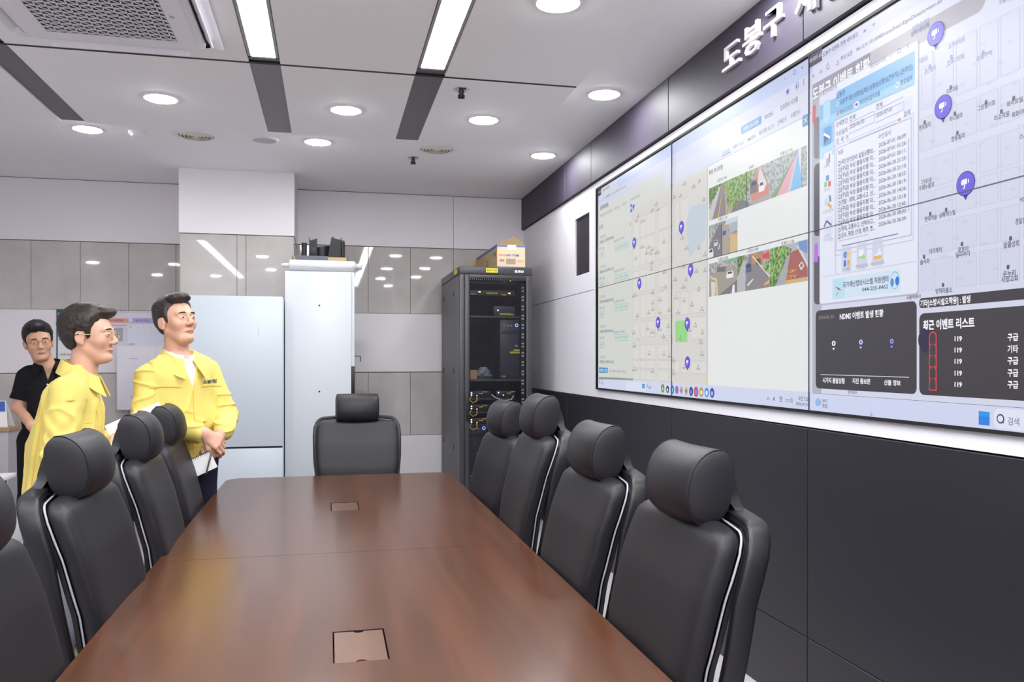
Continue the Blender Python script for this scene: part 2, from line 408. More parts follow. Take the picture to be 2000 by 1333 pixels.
P.poly([(Y + .016 * (1 if k % 2 == 0 else .42) * math.sin(k * math.pi / 5), Z + .016 * (1 if k % 2 == 0 else .42) * math.cos(k * math.pi / 5)) for k in range(10)], (70, 88, 200), 3)
P.disc(1557, 168, .015, (96, 128, 190), 3); P.disc(1557, 168, .0125, (209, 214, 236), 4); P.disc(1557, 166.5, .005, (96, 128, 190), 5); P.disc(1557, 170, .0075, (96, 128, 190), 5, ry=.004)
for dy in (-4, 0, 4): P.disc(1570.5, 160 + dy, .003, INK, 3)
P.rect(1448, 1488, .5437, .5632, (108, 156, 204), 3, r=.008)
P.text('이벤트 모니터링', 1452.5, 254, 9, 1482, (226, 234, 244), 4)
P.text('대시보드', 1494, 230, 8.5, 1511.5); P.text('업무관리 시스템', 1525, 212, 9.5, 1558.5)
P.text('모니터링', 1412, 300.5, 7.5, 1425, (110, 160, 168)); P.line([(1410.5, 306), (1427.5, 297)], .003, (96, 110, 150), 3)
for t, x, y, x2, h in (('이벤트 리스트', 1432, 289, 1453, 7), ('SMS전송', 1460, 274, 1476, 7), ('재난상황 보고서', 1483, 261, 1512, 8), ('선택감시', 1519, 241, 1536.5, 8.5), ('순찰감시', 1545, 227, 1563, 8.5)): P.text(t, x, y, h, x2, (120, 118, 132))
P.at(1575, 235, .046, .045, (96, 150, 206), 5, r=.004); P.text('✕', 1571.5, 236, 11, 1578, (232, 238, 246), 6, .03)
P.build()

P = Pic('taskbar')
P.rect(1168.5, 1587, -.106, -.0695, (205, 212, 236), 2)
P.rect(1222, 1262, -.103, -.074, (216, 222, 238), 3, r=.015)
for i in (0, 1):
    for j in (0, 1): P.at(1256 + i * 2.6, 752 + j * 4.6 + i * .5, .021, .013, (74, 150, 214), 4)
P.text('검색', 1267, 757, 5, 1272, INK, 4); P.disc(1264.4, 754.4, .009, INK, 4); P.disc(1264.4, 754.4, .006, (216, 222, 238), 5)
P.text('24°C', 1175.5, 742, 4, 1178.5); P.text('흐림', 1175, 749, 4, 1178.5); P.disc(1171.5, 745, .014, (150, 180, 226), 3, ry=.018)
for x, y, c, c2, ry in ((1295, 759, (96, 140, 70), (178, 206, 96), .024), (1304.5, 761, (46, 46, 54), (205, 212, 236), .02), (1313.8, 761.5, (50, 120, 210), (120, 210, 190), .024), (1322.5, 762, (190, 90, 150), (84, 132, 230), .022),
                       (1331.5, 762.5, (180, 180, 200), (130, 130, 160), .022), (1341, 763.5, (240, 190, 60), (60, 120, 210), .022), (1350.5, 765, (60, 70, 140), (120, 130, 190), .024), (1360.3, 765.5, (220, 76, 66), (90, 150, 240), .026),
                       (1370.5, 766, (190, 150, 80), (236, 232, 220), .024), (1381, 767, (64, 150, 226), (210, 232, 250), .024), (1391.5, 768, (66, 66, 160), (170, 180, 240), .024)):
    P.disc(x, y, ry, c, 4, ry=ry); P.disc(x, y + 1, ry * .5, c2, 5, ry=ry * .5)
for x, y in ((1341, 771.5), (1370.5, 774), (1391.5, 776)): P.disc(x, y, .004, INK, 4)
P.line([(1357, 773), (1363.5, 773.8)], .006, (60, 90, 200), 4)
for t, x, y, x2, h in (('∧', 1498, 778, 1504, 8), ('A', 1510, 779, 1515, 9), ('한', 1523, 780, 1529, 10), ('▭', 1535, 781, 1542, 11), ('◁)', 1543.5, 782, 1549, 9), ('오전 7:32', 1560, 778.5, 1579.5, 7.5), ('2026-07-01', 1555.5, 788.5, 1579.5, 7)): P.text(t, x, y, h, x2, INK, 4)
P.build()

# ---- the map
def blocks(P, quads, fill, line, L):
    for q in quads: P.px(q, fill, L); P.line(q + [q[0]], .0035, line, L + 1)
P = Pic('street_map')
P.px([(1236, 738), (1236, 411), (1383, 331), (1383, 752)], (211, 209, 205), 3)
def sl(px, s): return (px, HZ - s * (px - VX))
xs_ = [1237.5, 1250.5, 1261.5, 1280.5, 1286, 1305, 1308, 1313]
rows = [(.455, .39), (.385, .30), (.285, .215), (.205, .13), (.12, .07), (.045, .0), (-.004, -.028), (-.034, -.066)]
qs = []
for s1, s0 in rows:
    for x0, x1 in ((1238, 1249), (1251.5, 1262), (1263.5, 1280), (1287, 1306), (1308.5, 1316)): qs.append([sl(x0, s0), sl(x1, s0), sl(x1, s1), sl(x0, s1)])
for s1, s0 in ((.45, .36), (.19, .125), (.115, .055), (-.005, -.04)):
    for x0, x1 in ((1319, 1328), (1331, 1345), (1351, 1380)):
        if not (s1 == .45 and x0 > 1346): qs.append([sl(x0, s0), sl(x1, s0), sl(x1, s1), sl(x0, s1)])
blocks(P, qs, (216, 214, 209), (196, 194, 192), 4)
P.px([(1341, 433), (1352, 402), (1381.5, 396), (1378, 468), (1368, 478), (1347, 506)], (190, 203, 213), 5)
P.px([(1320, 627.5), (1343.5, 625.5), (1343.5, 668.5), (1320, 668.5)], (146, 212, 134), 5)
P.px([(1377, 752), (1382, 752), (1382, 735), (1380, 742)], (222, 212, 160), 5)
rnd = random.Random(3)
names = ['방학동', '한빛약국', '도봉빌라', '하늘교회', '은행나무집', '서울슈퍼', '명성빌라', '신도브래뉴', '삼익아파트', '방학초교', '새마을금고', '우리마트', '초록어린이집', '도봉문구', '현대빌라', '미소김밥', '제일부동산', '청송식당', '사랑의교회', '대원빌라']
spots = [(1247, 425), (1275, 414), (1286, 412), (1244, 434), (1256, 435), (1283, 402), (1275, 490), (1255, 485), (1268, 486), (1298, 475), (1264, 497), (1272, 498), (1284, 497), (1243, 507), (1274, 516), (1273, 528), (1299, 534), (1338, 362), (1356, 368), (1367, 357),
         (1318, 388), (1330, 386), (1376, 393), (1334, 468), (1342, 488), (1366, 487), (1378, 500), (1336, 523), (1361, 533), (1378, 531), (1320, 549), (1341, 549), (1336, 564), (1366, 568), (1276, 574), (1300, 563), (1240, 580), (1276, 594), (1290, 588), (1246, 619), (1268, 613), (1276, 606), (1308, 608),
         (1290, 613), (1322, 584), (1337, 589), (1353, 598), (1372, 607), (1325, 613), (1266, 644), (1290, 645), (1306, 640), (1275, 651), (1239, 652), (1297, 660), (1359, 638), (1348, 647), (1373, 652), (1370, 671), (1240, 678), (1269, 693), (1298, 694), (1308, 697), (1317, 706), (1372, 694), (1337, 719), (1365, 721), (1275, 727), (1240, 724), (1317, 731), (1330, 663)]
for k, (x, y) in enumerate(spots):
    n = names[k % len(names)]; w_ = 1.7 * len(n)
    P.text(n, x - w_ / 2, y, 4.3, x + w_ / 2, (140, 132, 130), 6, .02); P.disc(x, y - 6, .0045, (112, 104, 102), 6)
for x, s_ in ((1290, .205), (1245, .0625), (1300, .055), (1335, .05), (1365, .0495), (1250, -.002)): P.text('도봉로', x, HZ - s_ * (x - VX), 4, x + 7, (176, 174, 180), 6)
P.build()
def marker(px, py, rx, name='map_marker'):          # round pin with a camera sign; py is the disc centre
    Y, Z = wall_pt(px, py, XS); m = Pic(name)
    def C(r, q, n=28): return [(Y + r * math.cos(2 * math.pi * k / n), Z + q * r * math.sin(2 * math.pi * k / n)) for k in range(n)]
    m.poly(C(rx * 1.08, 1.0), (58, 48, 120), 7); m.poly([(Y + rx * .35, Z - rx * .9), (Y - rx * .35, Z - rx * .9), (Y, Z - rx * 1.45)], (58, 48, 120), 7)
    m.poly(C(rx, 1.0), (98, 84, 218), 8)
    q = lambda a, c: (Y - a * rx, Z + c * rx)
    m.poly([q(-.5, .1), (q(-.42, .38)), q(.2, .42), q(.2, -.05), q(-.4, -.1)], (236, 236, 250), 9)
    m.poly([q(.3, .3), q(.42, .36), q(.42, 0), q(.3, .02)], (236, 236, 250), 9)
    m.poly([q(-.15, -.1), q(.0, -.1), q(-.05, -.4), q(-.3, -.45), q(-.3, -.36), q(-.16, -.32)], (236, 236, 250), 9)
    return m.build()
for x, y in ((1239.8, 474.5), (1332, 444), (1350, 527.5), (1249.8, 554), (1286.4, 630.5), (1343.5, 632.5), (1344, 708.5)): marker(x, y, .030)
P = Pic('map_pin_flag'); P.at(1234, 407, .03, .05, (64, 132, 176), 8); P.text('N', 1232.4, 407, 7, 1235.4, (230, 236, 240), 9); P.px([(1236, 402), (1241, 399), (1238, 413)], (98, 84, 218), 7); P.build()

# ---- list of events on the left
P = Pic('event_list')
P.px([(1170, 741), (1237, 743), (1237, 739), (1170, 737)], (150, 146, 140), 4)
P.px([(1169, 735.5), (1236, 740), (1236, 428), (1169, 470)], (209, 211, 206), 5)
P.line([(1235.8, 739), (1235.8, 408)], .005, (186, 186, 184), 6); P.line([(1232, 442), (1232, 434)], .008, (126, 122, 116), 7)
P.text('도봉구청 재난상황실', 1173, 408, 7.5, 1189, INK, 7, .03); P.text('이벤트 발생 모니터링 (자동)', 1173, 423, 5.2, 1196.5, (180, 120, 116), 7)
P.text('○ 도봉 시스템', 1200, 409, 5, 1210, SOFT, 7); P.text('○ 대시보드', 1215, 401, 5, 1225, SOFT, 7); P.text('○ 데이터 모니터링', 1231, 392, 5.5, 1250, SOFT, 7)
P.text('모니터링', 1171, 446, 7.5, 1179, INK, 7)
ev = [(465, '쌍문동길 13(쌍문동 802-8)', '07-01 07:04:50'), (523, '마들로 659-15(방학동 322-7)', '07-01 05:38:37'), (581, '도봉로109길 48(창동 385-22)', '07-01 02:22:37'), (639, '시루봉로 83(방학동 468-12)', '07-01 01:50:03'), (697.5, '시루봉로 28-1(방학동 627-47)', '')]
for y, a, t in ev:
    P.text('기타긴급(정)', 1172, y, 5.2, 1183.5, (104, 164, 184), 7); P.text(a, 1172, y + 9.6, 5.6, 1199.5, INK, 7)
    if t:
        P.text('발생', 1172, y + 22, 5, 1176, (90, 150, 190), 7); P.text('구급', 1177.5, y + 21.5, 5, 1181.5, (150, 110, 110), 7)
        P.text('발생', 1200, y + 10 - (581 - y) * .02, 5, 1205.5, (96, 160, 190), 7); P.text(t, 1206, y + 8 - (581 - y) * .03, 5, 1221, SOFT, 7)
        for x0, x1, q in ((1202, 1216, '현장CCTV조회'), (1216.5, 1222.5, '이력'), (1223, 1229, '확인')):
            a0 = (HZ - (y + 28)) / (1202 - VX) ; a1 = (HZ - (y + 15)) / (1202 - VX)
            P.frame(x0, x1, a0, a1, .003, (136, 186, 190), 7); P.text(q, x0 + 1, HZ - (a0 + a1) / 2 * (x0 - VX), 5, x1 - 1, (110, 170, 176), 8)
        a0 = (HZ - (y + 41)) / (1172 - VX); a1 = (HZ - (y + 29)) / (1172 - VX)
        P.frame(1172, 1181.5, a0, a1, .003, (150, 180, 190), 7); P.text('상황전파', 1173, HZ - (a0 + a1) / 2 * 531, 5, 1180.5, (120, 160, 180), 8)
P.px([(1171, 718), (1171, 728.5), (1188, 729), (1188, 719)], (62, 140, 188), 7); P.text('이벤트 시간순', 1172, 723.6, 6, 1187, (220, 234, 244), 8)
P.text('시간순 정렬입니다 (발생시간 기준으로)', 1190, 725, 4.6, 1224, SOFT, 7)
P.build()

# ---- camera window with its six views
P = Pic('camera_window')
P.rect(1383, 1580.5, -.0685, .508, (226, 228, 228), 4, r=.012)
P.rect(1381.5, 1383.2, -.0685, .505, (178, 184, 190), 4)
P.rect(1580.5, 1587, -.0685, .508, (205, 210, 222), 4)
P.text('투망 모니터링', 1385.5, 339, 8.5, 1412.5, INK, 6, .02)
P.rect(1580.4, 1581.4, .165, .27, (130, 126, 136), 6)
for t, x, y, x2 in (('도봉2C1164', 1402, 354, 1420.5), ('S001', 1464, 328, 1474), ('도봉2C1116', 1525, 302, 1549), ('도봉1C1150', 1404, 430, 1421.5), ('도봉2C1058', 1404, 508, 1423), ('도봉2C1004', 1461, 491.5, 1482.5), ('도봉2C1126', 1527, 477, 1552.5)):
    P.text(t, x, y, 6.5, x2, (96, 92, 104), 6)
P.build()
def leafy(name, a, c):
    if name in MATS: return MATS[name]
    m = bpy.data.materials.new(name); m.use_nodes = True; nt = m.node_tree; bs = nt.nodes['Principled BSDF']
    tc = nt.nodes.new('ShaderNodeTexCoord'); n = nt.nodes.new('ShaderNodeTexNoise'); n.inputs['Scale'].default_value = 64; n.inputs['Detail'].default_value = 5
    nt.links.new(tc.outputs['Object'], n.inputs['Vector'])
    nt.links.new(ramp(nt, n.outputs['Fac'], [(.36, a), (.62, c)]), bs.inputs['Emission Color']); bs.inputs['Emission Strength'].default_value = .9
    bs.inputs['Base Color'].default_value = (.01, .01, .01, 1); bs.inputs['Roughness'].default_value = .32; MATS[name] = m; return m
G1 = leafy('view_of_trees', (62, 84, 50), (140, 178, 96)); G2 = leafy('view_of_dim_trees', (112, 122, 124), (168, 178, 176)); G3 = leafy('view_of_dark_trees', (46, 66, 42), (112, 150, 80))
ST = leafy('view_of_street', (112, 112, 118), (176, 172, 172))
def view(x0, x1, s0, s1, base, shapes):             # shapes in the unit square of the view
    P = Pic('camera_view'); a, c, z0, z1 = sy(x0), sy(x1), sz(s0), sz(s1)
    U = lambda u, v: (a + (c - a) * u, z0 + (z1 - z0) * v)
    P.poly([U(0, 0), U(1, 0), U(1, 1), U(0, 1)], base, 5)
    for k, (col, pts) in enumerate(shapes): P.poly([U(*q) for q in pts], col, 6 + k * .3)
    return P.build()
GR = (150, 144, 150)
car = lambda x, y, w_, h, col: [(col, [(x - w_, y - h), (x + w_, y - h), (x + w_, y + h * .3), (x + w_ * .7, y + h), (x - w_ * .7, y + h), (x - w_, y + h * .3)]), ((70, 74, 84), [(x - w_ * .7, y + h * .2), (x + w_ * .7, y + h * .2), (x + w_ * .5, y + h * .8), (x - w_ * .5, y + h * .8)])]
view(1386, 1440.5, .363, .4475, ST, [(G3, [(0, .5), (.5, .85), (.5, 1), (0, 1)]), ((140, 132, 138), [(.12, 0), (.7, 0), (.56, .97), (.46, .97)]), ((196, 192, 196), [(0, 0), (.12, 0), (.44, .92), (.38, .92), (0, .3)]), (G1, [(.56, .97), (.66, .4), (.82, .1), (1, .1), (1, 1), (.56, 1)]), ((206, 178, 92), [(.33, 0), (.37, 0), (.52, .9), (.51, .9)]), ((210, 182, 96), [(.64, 0), (.68, 0), (.58, .85), (.57, .85)]), ((128, 120, 104), [(.82, 0), (1, 0), (1, .35), (.85, .1)])])
view(1440.8, 1503.5, .363, .4475, ST, [(G1, [(0, .2), (.2, .1), (.36, .5), (.55, 1), (0, 1)]), ((120, 124, 128), [(0, 0), (.38, 0), (.38, .12), (.14, .3), (0, .2)]), ((204, 136, 122), [(.45, .0), (1, .1), (1, .38), (.75, .9), (.6, .9), (.5, .4)]), ((210, 206, 210), [(.66, .55), (.86, .3), (.94, .45), (.76, .9), (.7, .9)])] + car(.54, .5, .12, .18, (120, 116, 120)) + car(.78, .42, .08, .14, (226, 228, 234)) + [((92, 98, 98), [(.3, 0), (.33, 0), (.33, 1), (.3, 1)]), ((170, 164, 166), [(.45, 0), (1, 0), (1, .14), (.45, .12)])])
view(1503.8, 1577.5, .363, .4475, G2, [((128, 160, 112), [(.05, 0), (.2, 0), (.72, .8), (.8, .98), (.66, .8)]), ((222, 164, 186), [(.2, 0), (.5, 0), (.8, .98), (.74, .9)]), ((196, 200, 206), [(.5, 0), (.58, 0), (.8, .9), (.79, .98)]), ((126, 184, 226), [(.58, 0), (.86, 0), (.86, .3), (.82, .95), (.79, .95)]), ((206, 214, 226), [(.8, .7), (.86, .3), (.86, 1), (.78, 1)])])
view(1386, 1441.5, .263, .35, ST, [((124, 120, 128), [(0, 0), (.46, 0), (.46, .9), (.36, .95), (0, .35)]), (G2, [(0, .75), (.4, .95), (.4, 1), (0, 1)]), ((170, 160, 150), [(.48, 0), (.75, 0), (.7, .9), (.48, .9)]), ((206, 178, 132), [(.76, 0), (1, 0), (1, .5), (.76, .55)]), ((170, 178, 186), [(.76, .6), (1, .6), (1, .85), (.76, .85)]), ((196, 208, 220), [(.6, .86), (1, .86), (1, 1), (.6, 1)]), ((84, 86, 92), [(.45, 0), (.48, 0), (.48, 1), (.45, 1)]), ((78, 88, 190), [(.5, .58), (.62, .58), (.62, .7), (.5, .7)])] + car(.08, .16, .09, .13, (216, 222, 230)) + car(.26, .42, .07, .09, (196, 200, 206)) + [((214, 214, 218), [(.34, .2), (.38, .2), (.42, .36), (.4, .36)])])
view(1386, 1441, .1634, .25, ST, [((158, 152, 142), [(0, 0), (1, 0), (1, .7), (.3, .75), (0, .5)]), ((120, 116, 116), [(.35, 0), (1, 0), (1, .35)]), ((206, 196, 152), [(.25, 0), (.33, 0), (.3, .5), (.08, .6), (.1, .52), (.24, .46)]), ((214, 206, 204), [(.1, .0), (.22, 0), (.24, .4), (.08, .46)]), ((116, 180, 130), [(.7, .9), (1, .9), (1, 1), (.66, 1)]), ((110, 110, 116), [(.3, .7), (.6, .66), (.62, .8), (.3, .84)])] + car(.76, .55, .12, .1, (230, 230, 234)) + [((230, 230, 236), [(.82, 0), (.92, 0), (.92, .22), (.86, .24)])])
view(1441.5, 1504.5, .1634, .25, ST, [((134, 130, 134), [(.26, 0), (1, 0), (1, .25), (.5, .98), (.36, .98), (.28, .5)]), (G3, [(0, .45), (.18, .7), (.24, 1), (0, 1)]), ((178, 178, 184), [(0, 0), (.26, 0), (.26, .5), (.2, .9), (0, .4)]), ((178, 138, 104), [(.46, .7), (.82, .62), (.82, .95), (.46, .98)]), ((96, 88, 92), [(.6, .66), (.74, .62), (.74, .8), (.6, .82)]), ((206, 76, 86), [(.8, .78), (1, .74), (1, .95), (.78, .9)]), (G1, [(.82, .45), (1, .4), (1, .7), (.84, .66)]), ((222, 214, 190), [(.98, .28), (1, .22), (1, .3), (.5, .93), (.48, .9)]), ((226, 224, 226), [(.32, .16), (.5, .3), (.52, .27), (.35, .12)]), ((226, 168, 96), [(.84, .06), (1, .1), (1, .2), (.86, .12)])] + car(.37, .62, .09, .12, (88, 98, 124)))
view(1505, 1579, .1634, .25, (172, 178, 190), [((166, 98, 92), [(.42, .1), (1, .1), (1, .3), (.76, .82), (.56, .78)]), (G1, [(0, .22), (.2, .2), (.42, .5), (.6, .86), (.4, 1), (0, 1)]), (G3, [(0, 0), (.16, 0), (.3, .3), (.2, .26), (0, .26)]), ((158, 166, 176), [(.2, 0), (.42, 0), (.55, .7), (.5, .72), (.24, .2)]), ((206, 208, 216), [(.72, .9), (.78, .9), (1, .45), (1, .36)]), ((214, 172, 88), [(.44, .02), (1, .02), (1, .07), (.44, .1)]), ((220, 224, 230), [(.78, .42), (.86, .5), (.92, .38), (.84, .28)]), ((166, 98, 92), [(.81, .42), (.86, .46), (.89, .39), (.84, .33)]), ((116, 148, 196), [(.8, .8), (1, .66), (1, 1), (.76, 1)])])
P = Pic('camera_view_sign'); P.text('CCTV', 1528, 544, 8, 1558, (216, 176, 92), 10); P.text('CTV 24H', 1530, 533, 7, 1556, (216, 176, 92), 10); P.build()

# ---- right desktop
P = Pic('dashboard_window')
P.rect(1587, 2204, -.07, .627, (210, 213, 231), 1)
P.rect(1587, 2204, .601, .627, (206, 206, 232), 2); P.rect(1587, 2204, .567, .601, (212, 213, 236), 2)
P.rect(1587, 1925, .534, .567, (170, 166, 178), 2, r=.03); P.rect(1587, 1700, .534, .567, (170, 166, 178), 2)
P.rect(1587, 1605, -.07, .534, (178, 178, 190), 2)
P.at(1593, 114, .09, .05, (84, 76, 96), 4); P.text('대시보드 #2', 1582.5, 120, 8.5, 1606, (214, 212, 224), 5)
P.text('도봉구 이벤트 현황 대시보드', 1608.5, 108, 8.5, 1677, INK, 4); P.text('×', 1687, 62, 10, 1693, INK, 4); P.text('+', 1704, 50, 12, 1711, SOFT, 4)
for t, x, y, x2, h in (('←', 1587.5, 149, 1592, 10), ('→', 1600.5, 142, 1606.5, 10), ('↻', 1615, 132, 1621.5, 13), ('△', 1634, 124, 1640, 10), ('주의 요함', 1642.5, 116, 1666, 8.5), ('98.10.9.101:8080/xeus/board/getDisasterview.do', 1673, 98, 1841, 8.5), ('방학1동문화', 1780, 68, 1816, 9)): P.text(t, x, y, h, x2, (116, 112, 128), 4)
P.text('도봉구 이벤트 현황', 1588, 186, 22, 1700, (236, 236, 244), 4, .03)
for s0, s1 in ((.41, .495), (.252, .40), (.112, .21)): P.rect(1590.5, 1612, s0, s1, (122, 120, 132) if s0 > .4 else (90, 88, 98), 3, r=.02)
P.at(1591, 223, .02, .07, (206, 106, 122), 4, r=.009); P.at(1595, 494, .024, .075, (184, 110, 232), 4, r=.011)
P.build()
P = Pic('district_map')
LB = (206, 209, 228)
mb = []
for s1, s0 in ((.51, .42), (.405, .35), (.335, .285), (.28, .235), (.225, .175), (.165, .115)):
    for x0, x1 in ((1800, 1822), (1826, 1862), (1868, 1908), (1914, 1950), (1955, 1992), (2000, 2050), (2060, 2120), (2130, 2200)): mb.append([sl(x0, s0), sl(x1, s0), sl(x1, s1), sl(x0, s1)])
blocks(P, mb, (206, 209, 228), (197, 200, 222), 2)
DK = (92, 86, 110)
for t, x, y, x2, h in (('방학1동공원', 1782, 56, 1815, 8), ('천사어린이집', 1782, 66, 1815, 8), ('도깨비마트', 1853, 92, 1886, 9), ('진흥그린빌', 1851, 124, 1884, 9), ('송림주택', 1908, 116, 1938, 9), ('송지빌로', 1790, 124, 1813, 9), ('공간빌라', 1806, 142, 1829, 9), ('미소지움', 1850, 180, 1872, 9), ('하나빌라', 1855, 234, 1881, 9.5), ('명성빌라', 1796, 251, 1819, 9.5), ('영동빌라', 1859, 273, 1886, 9.5),
                        ('그린빌이호', 1910, 213, 1945, 9.5), ('미소지움', 1943, 232, 1973, 10), ('화이트빌', 1967, 205, 1999, 10), ('목화아파트', 1977, 226, 2014, 10), ('기우네', 1801, 357, 1820, 9.5), ('수제누룽지', 1796, 369, 1825, 9.5), ('현대캐슬', 1807, 429, 1831, 9.5), ('상록캐스빌', 1835, 422, 1867, 9.5), ('이지헤어', 1816, 492, 1840, 9.5), ('포호아', 1872, 489, 1893, 9.5), ('딜리버리', 1868, 499, 1895, 9.5),
                        ('술시와', 1798, 513, 1817, 9.5), ('방학파출소', 1828.5, 570, 1861, 9.5), ('알콜상회', 1961, 480, 1992, 11), ('온누리', 1960, 536, 1985, 11), ('사랑교회', 1957, 547, 1989, 11), ('경일상가', 1984, 434, 2012, 11), ('국물떡볶이', 1771, 582, 1799, 7), ('스시집', 1992, 268, 2015, 10), ('커피하우스', 1992, 392, 2030, 10), ('우물경로당', 1952, 6, 1990, 9)):
    P.text(t, x, y, h, x2, (150, 152, 196) if y < 150 else DK, 4, .02)
for x, y in ((1859, 111), (1921, 103), (1817, 130), (1858, 171), (1866, 222), (1807, 239), (1871, 260), (1927, 200), (1957, 218), (1981, 192), (1818, 418), (1849, 410), (1880, 477), (1806, 502), (1843, 557), (1975, 466), (1970, 522)):
    P.at(x, y, .010, .013, DK if y > 150 else (150, 152, 196), 4, r=.004)
for k in range(46):
    x = 1804 + (k * 37) % 190; s_ = .49 - .37 * ((k * 13) % 46) / 46
    P.text('%d-%d' % (30 + (k * 7) % 34, 1 + k % 9), x, HZ - s_ * (x - VX), 6.5, x + 10, (182, 186, 214), 3, 0)
P.text('방학동우', 1657, 766, 7, 1675, DK, 4)
P.build()
for x, y, r in ((1829.5, 66, .034), (1844, 209, .034), (1888, 359, .034)): marker(x, y, r)

P = Pic('message_window')
x0, x1, s0, s1 = 1602.5, 1794, .1122, .541
P.rect(x0 - 1.2, x1 + 1.5, s0 - .003, s1 + .002, (176, 178, 204), 4, r=.012)
P.rect(x0, x1, s0, s1, (224, 227, 241), 5, r=.012)
P.rect(1603, 1788, .4697, .5262, (132, 184, 228), 6); P.rect(1603, 1788, .4697, .485, (160, 204, 232), 6.5)
P.rect(1603, 1630, .43, .4697, (140, 192, 232), 6); P.rect(1603, 1630, .405, .43, (176, 212, 238), 6)
P.at(1616.5, 217, .045, .085, (176, 212, 240), 7, r=.014)
P.rect(1602, 1637, .515, .535, (214, 217, 236), 7, r=.006); P.text('상황전파메신저', 1604, 184.5, 9, 1635.5, (104, 100, 120), 8)
P.rect(1699, 1733, .526, .541, (222, 224, 238), 7, r=.004); P.text('개인정보수정', 1701, 131, 8, 1731, (128, 126, 146), 8)
for t, x, y, x2, h in (('–', 1739, 109.5, 1744, 10), ('□', 1755, 101, 1761, 10), ('✕', 1772, 91.5, 1778, 10)): P.text(t, x, y, h, x2, (112, 110, 140), 8)
HB = (70, 92, 150)
for t, x, y, x2, h in (('도봉구', 1635, 189, 1652, 9.5), ('도봉구 재난상황실(재난상황실상황실근무자) (온라인)', 1642, 201, 1784, 9.5), ('메시지작성', 1643, 220, 1667, 8.5), ('재난관리업무포털', 1681, 201, 1720, 8.5), ('환경설정', 1761, 162, 1784, 8.5)): P.text(t, x, y, h, x2, HB, 8, .015)
P.disc(1637.5, 203.5, .007, (236, 238, 246), 8); P.disc(1637.5, 203.5, .004, (96, 140, 200), 9); P.disc(1675, 204.5, .011, (238, 240, 248), 8); P.disc(1675, 203.5, .007, (204, 76, 96), 9, ry=.0035); P.disc(1675, 205.5, .007, (70, 84, 160), 9, ry=.0035)
P.disc(1755, 166, .010, (226, 230, 246), 8); P.disc(1755, 166, .005, (150, 170, 214), 9); P.line([(1637, 226), (1640.5, 217)], .008, (206, 110, 96), 9)
for t, x, y, x2 in (('검색조건', 1634.5, 245, 1657.5), ('수신일자', 1634.5, 263, 1657.5), ('검  색  어', 1635, 277.5, 1658.5), ('전체', 1660.5, 233, 1672.5), ('2026-06-30', 1660.5, 248.5, 1690), ('전체', 1713, 209, 1725.5), ('2026-07-01', 1713, 226, 1744), ('검색', 1767, 224, 1779.5)): P.text(t, x, y, 9.5, x2, (118, 116, 150), 8, .018)
LN = (170, 174, 208)
for pts in ([(1660, 241), (1709, 217)], [(1712, 217), (1766, 189)], [(1660, 262), (1709, 239)], [(1712, 240), (1767, 214)], [(1660, 279), (1752, 241)], [(1709, 217), (1709, 239)], [(1767, 214), (1767, 199)], [(1767, 199), (1660, 246)], [(1631, 236), (1787, 165)], [(1631, 236), (1634, 536)]): P.line(pts, .003, LN, 7)
P.rect(1754, 1783, .428, .452, (216, 219, 238), 7, r=.006); P.line([(1757, 237), (1761, 231)], .008, (204, 120, 110), 9); P.disc(1763, 226, .012, (230, 232, 246), 9)
P.frame(1635.5, 1782, .212, .415, .003, LN, 7); P.frame(1632, 1786, .203, .421, .003, (190, 194, 222), 7)
P.text('제목', 1639, 300, 9, 1649, (118, 116, 150), 8); P.text('수신일시', 1717.5, 268, 9.5, 1741.5, (118, 116, 150), 8)
rowt = ['국민안전관리 일일상황보...'] + ['[구급] 부상 출동지령 자...'] * 5 + ['전달 : 화재, 교통사고, 선...'] + ['[구급] 부상 출동지령 자...'] * 3 + ['화재, 교통사고, 선박사고...', '강수, 폭염, 안개, 해무, 조...']
dat = ['07-01 06:09', '07-01 01:26', '07-01 00:11', '06-30 21:33', '06-30 21:10', '06-30 18:53', '06-30 18:19', '06-30 14:36', '06-30 13:18', '06-30 12:45', '06-30 08:00', '06-30 06:09']
for k in range(12):
    s_ = .3835 - (.3835 - .2400) * k / 11; yl = HZ - s_ * (1639 - VX); yr = HZ - (s_ + .0045) * (1718 - VX)
    P.text(rowt[k], 1645, yl - 2, 9, 1711, (98, 94, 122), 8, .02); P.text('2026-' + dat[k] + ':', 1718, yr, 9, 1772.5, (98, 94, 122), 8, .012)
    P.at(1641, yl, .013, .017, (84, 80, 100), 8); P.at(1641, yl, .0085, .0125, (214, 216, 232), 9)
P.rect(1639, 1698, .2305, .2315, (150, 152, 186), 7); P.rect(1646, 1756, .219, .221, (128, 128, 164), 7); P.rect(1775.5, 1777, .255, .38, (160, 164, 206), 7)
for x, y, c in ((1617.5, 266, (98, 160, 220)), (1619, 315, (226, 228, 242)), (1619, 356, (224, 226, 240)), (1620, 398, (222, 225, 240)), (1620, 441, (214, 218, 238))): P.at(x, y, .05, .068, c, 7, r=.010)
P.line([(1611, 262), (1623, 269)], .009, (240, 242, 250), 9); P.px([(1611, 260), (1622, 270), (1616, 274), (1612, 282)], (74, 82, 120), 8); P.at(1618, 316, .02, .028, (176, 180, 202), 8); P.line([(1622, 300), (1622, 318)], .008, (214, 104, 96), 9)
P.at(1618, 348, .018, .02, (96, 140, 214), 8); P.at(1614, 361, .017, .02, (126, 206, 126), 8); P.at(1622, 359, .017, .02, (222, 96, 96), 8)
P.disc(1616, 395, .015, (190, 216, 232), 8); P.line([(1619, 398), (1626, 406)], .012, (226, 172, 108), 9); P.line([(1622, 382), (1624, 394)], .01, (120, 120, 140), 8); P.line([(1611, 444), (1616, 432), (1626, 440)], .008, (110, 112, 144), 8)
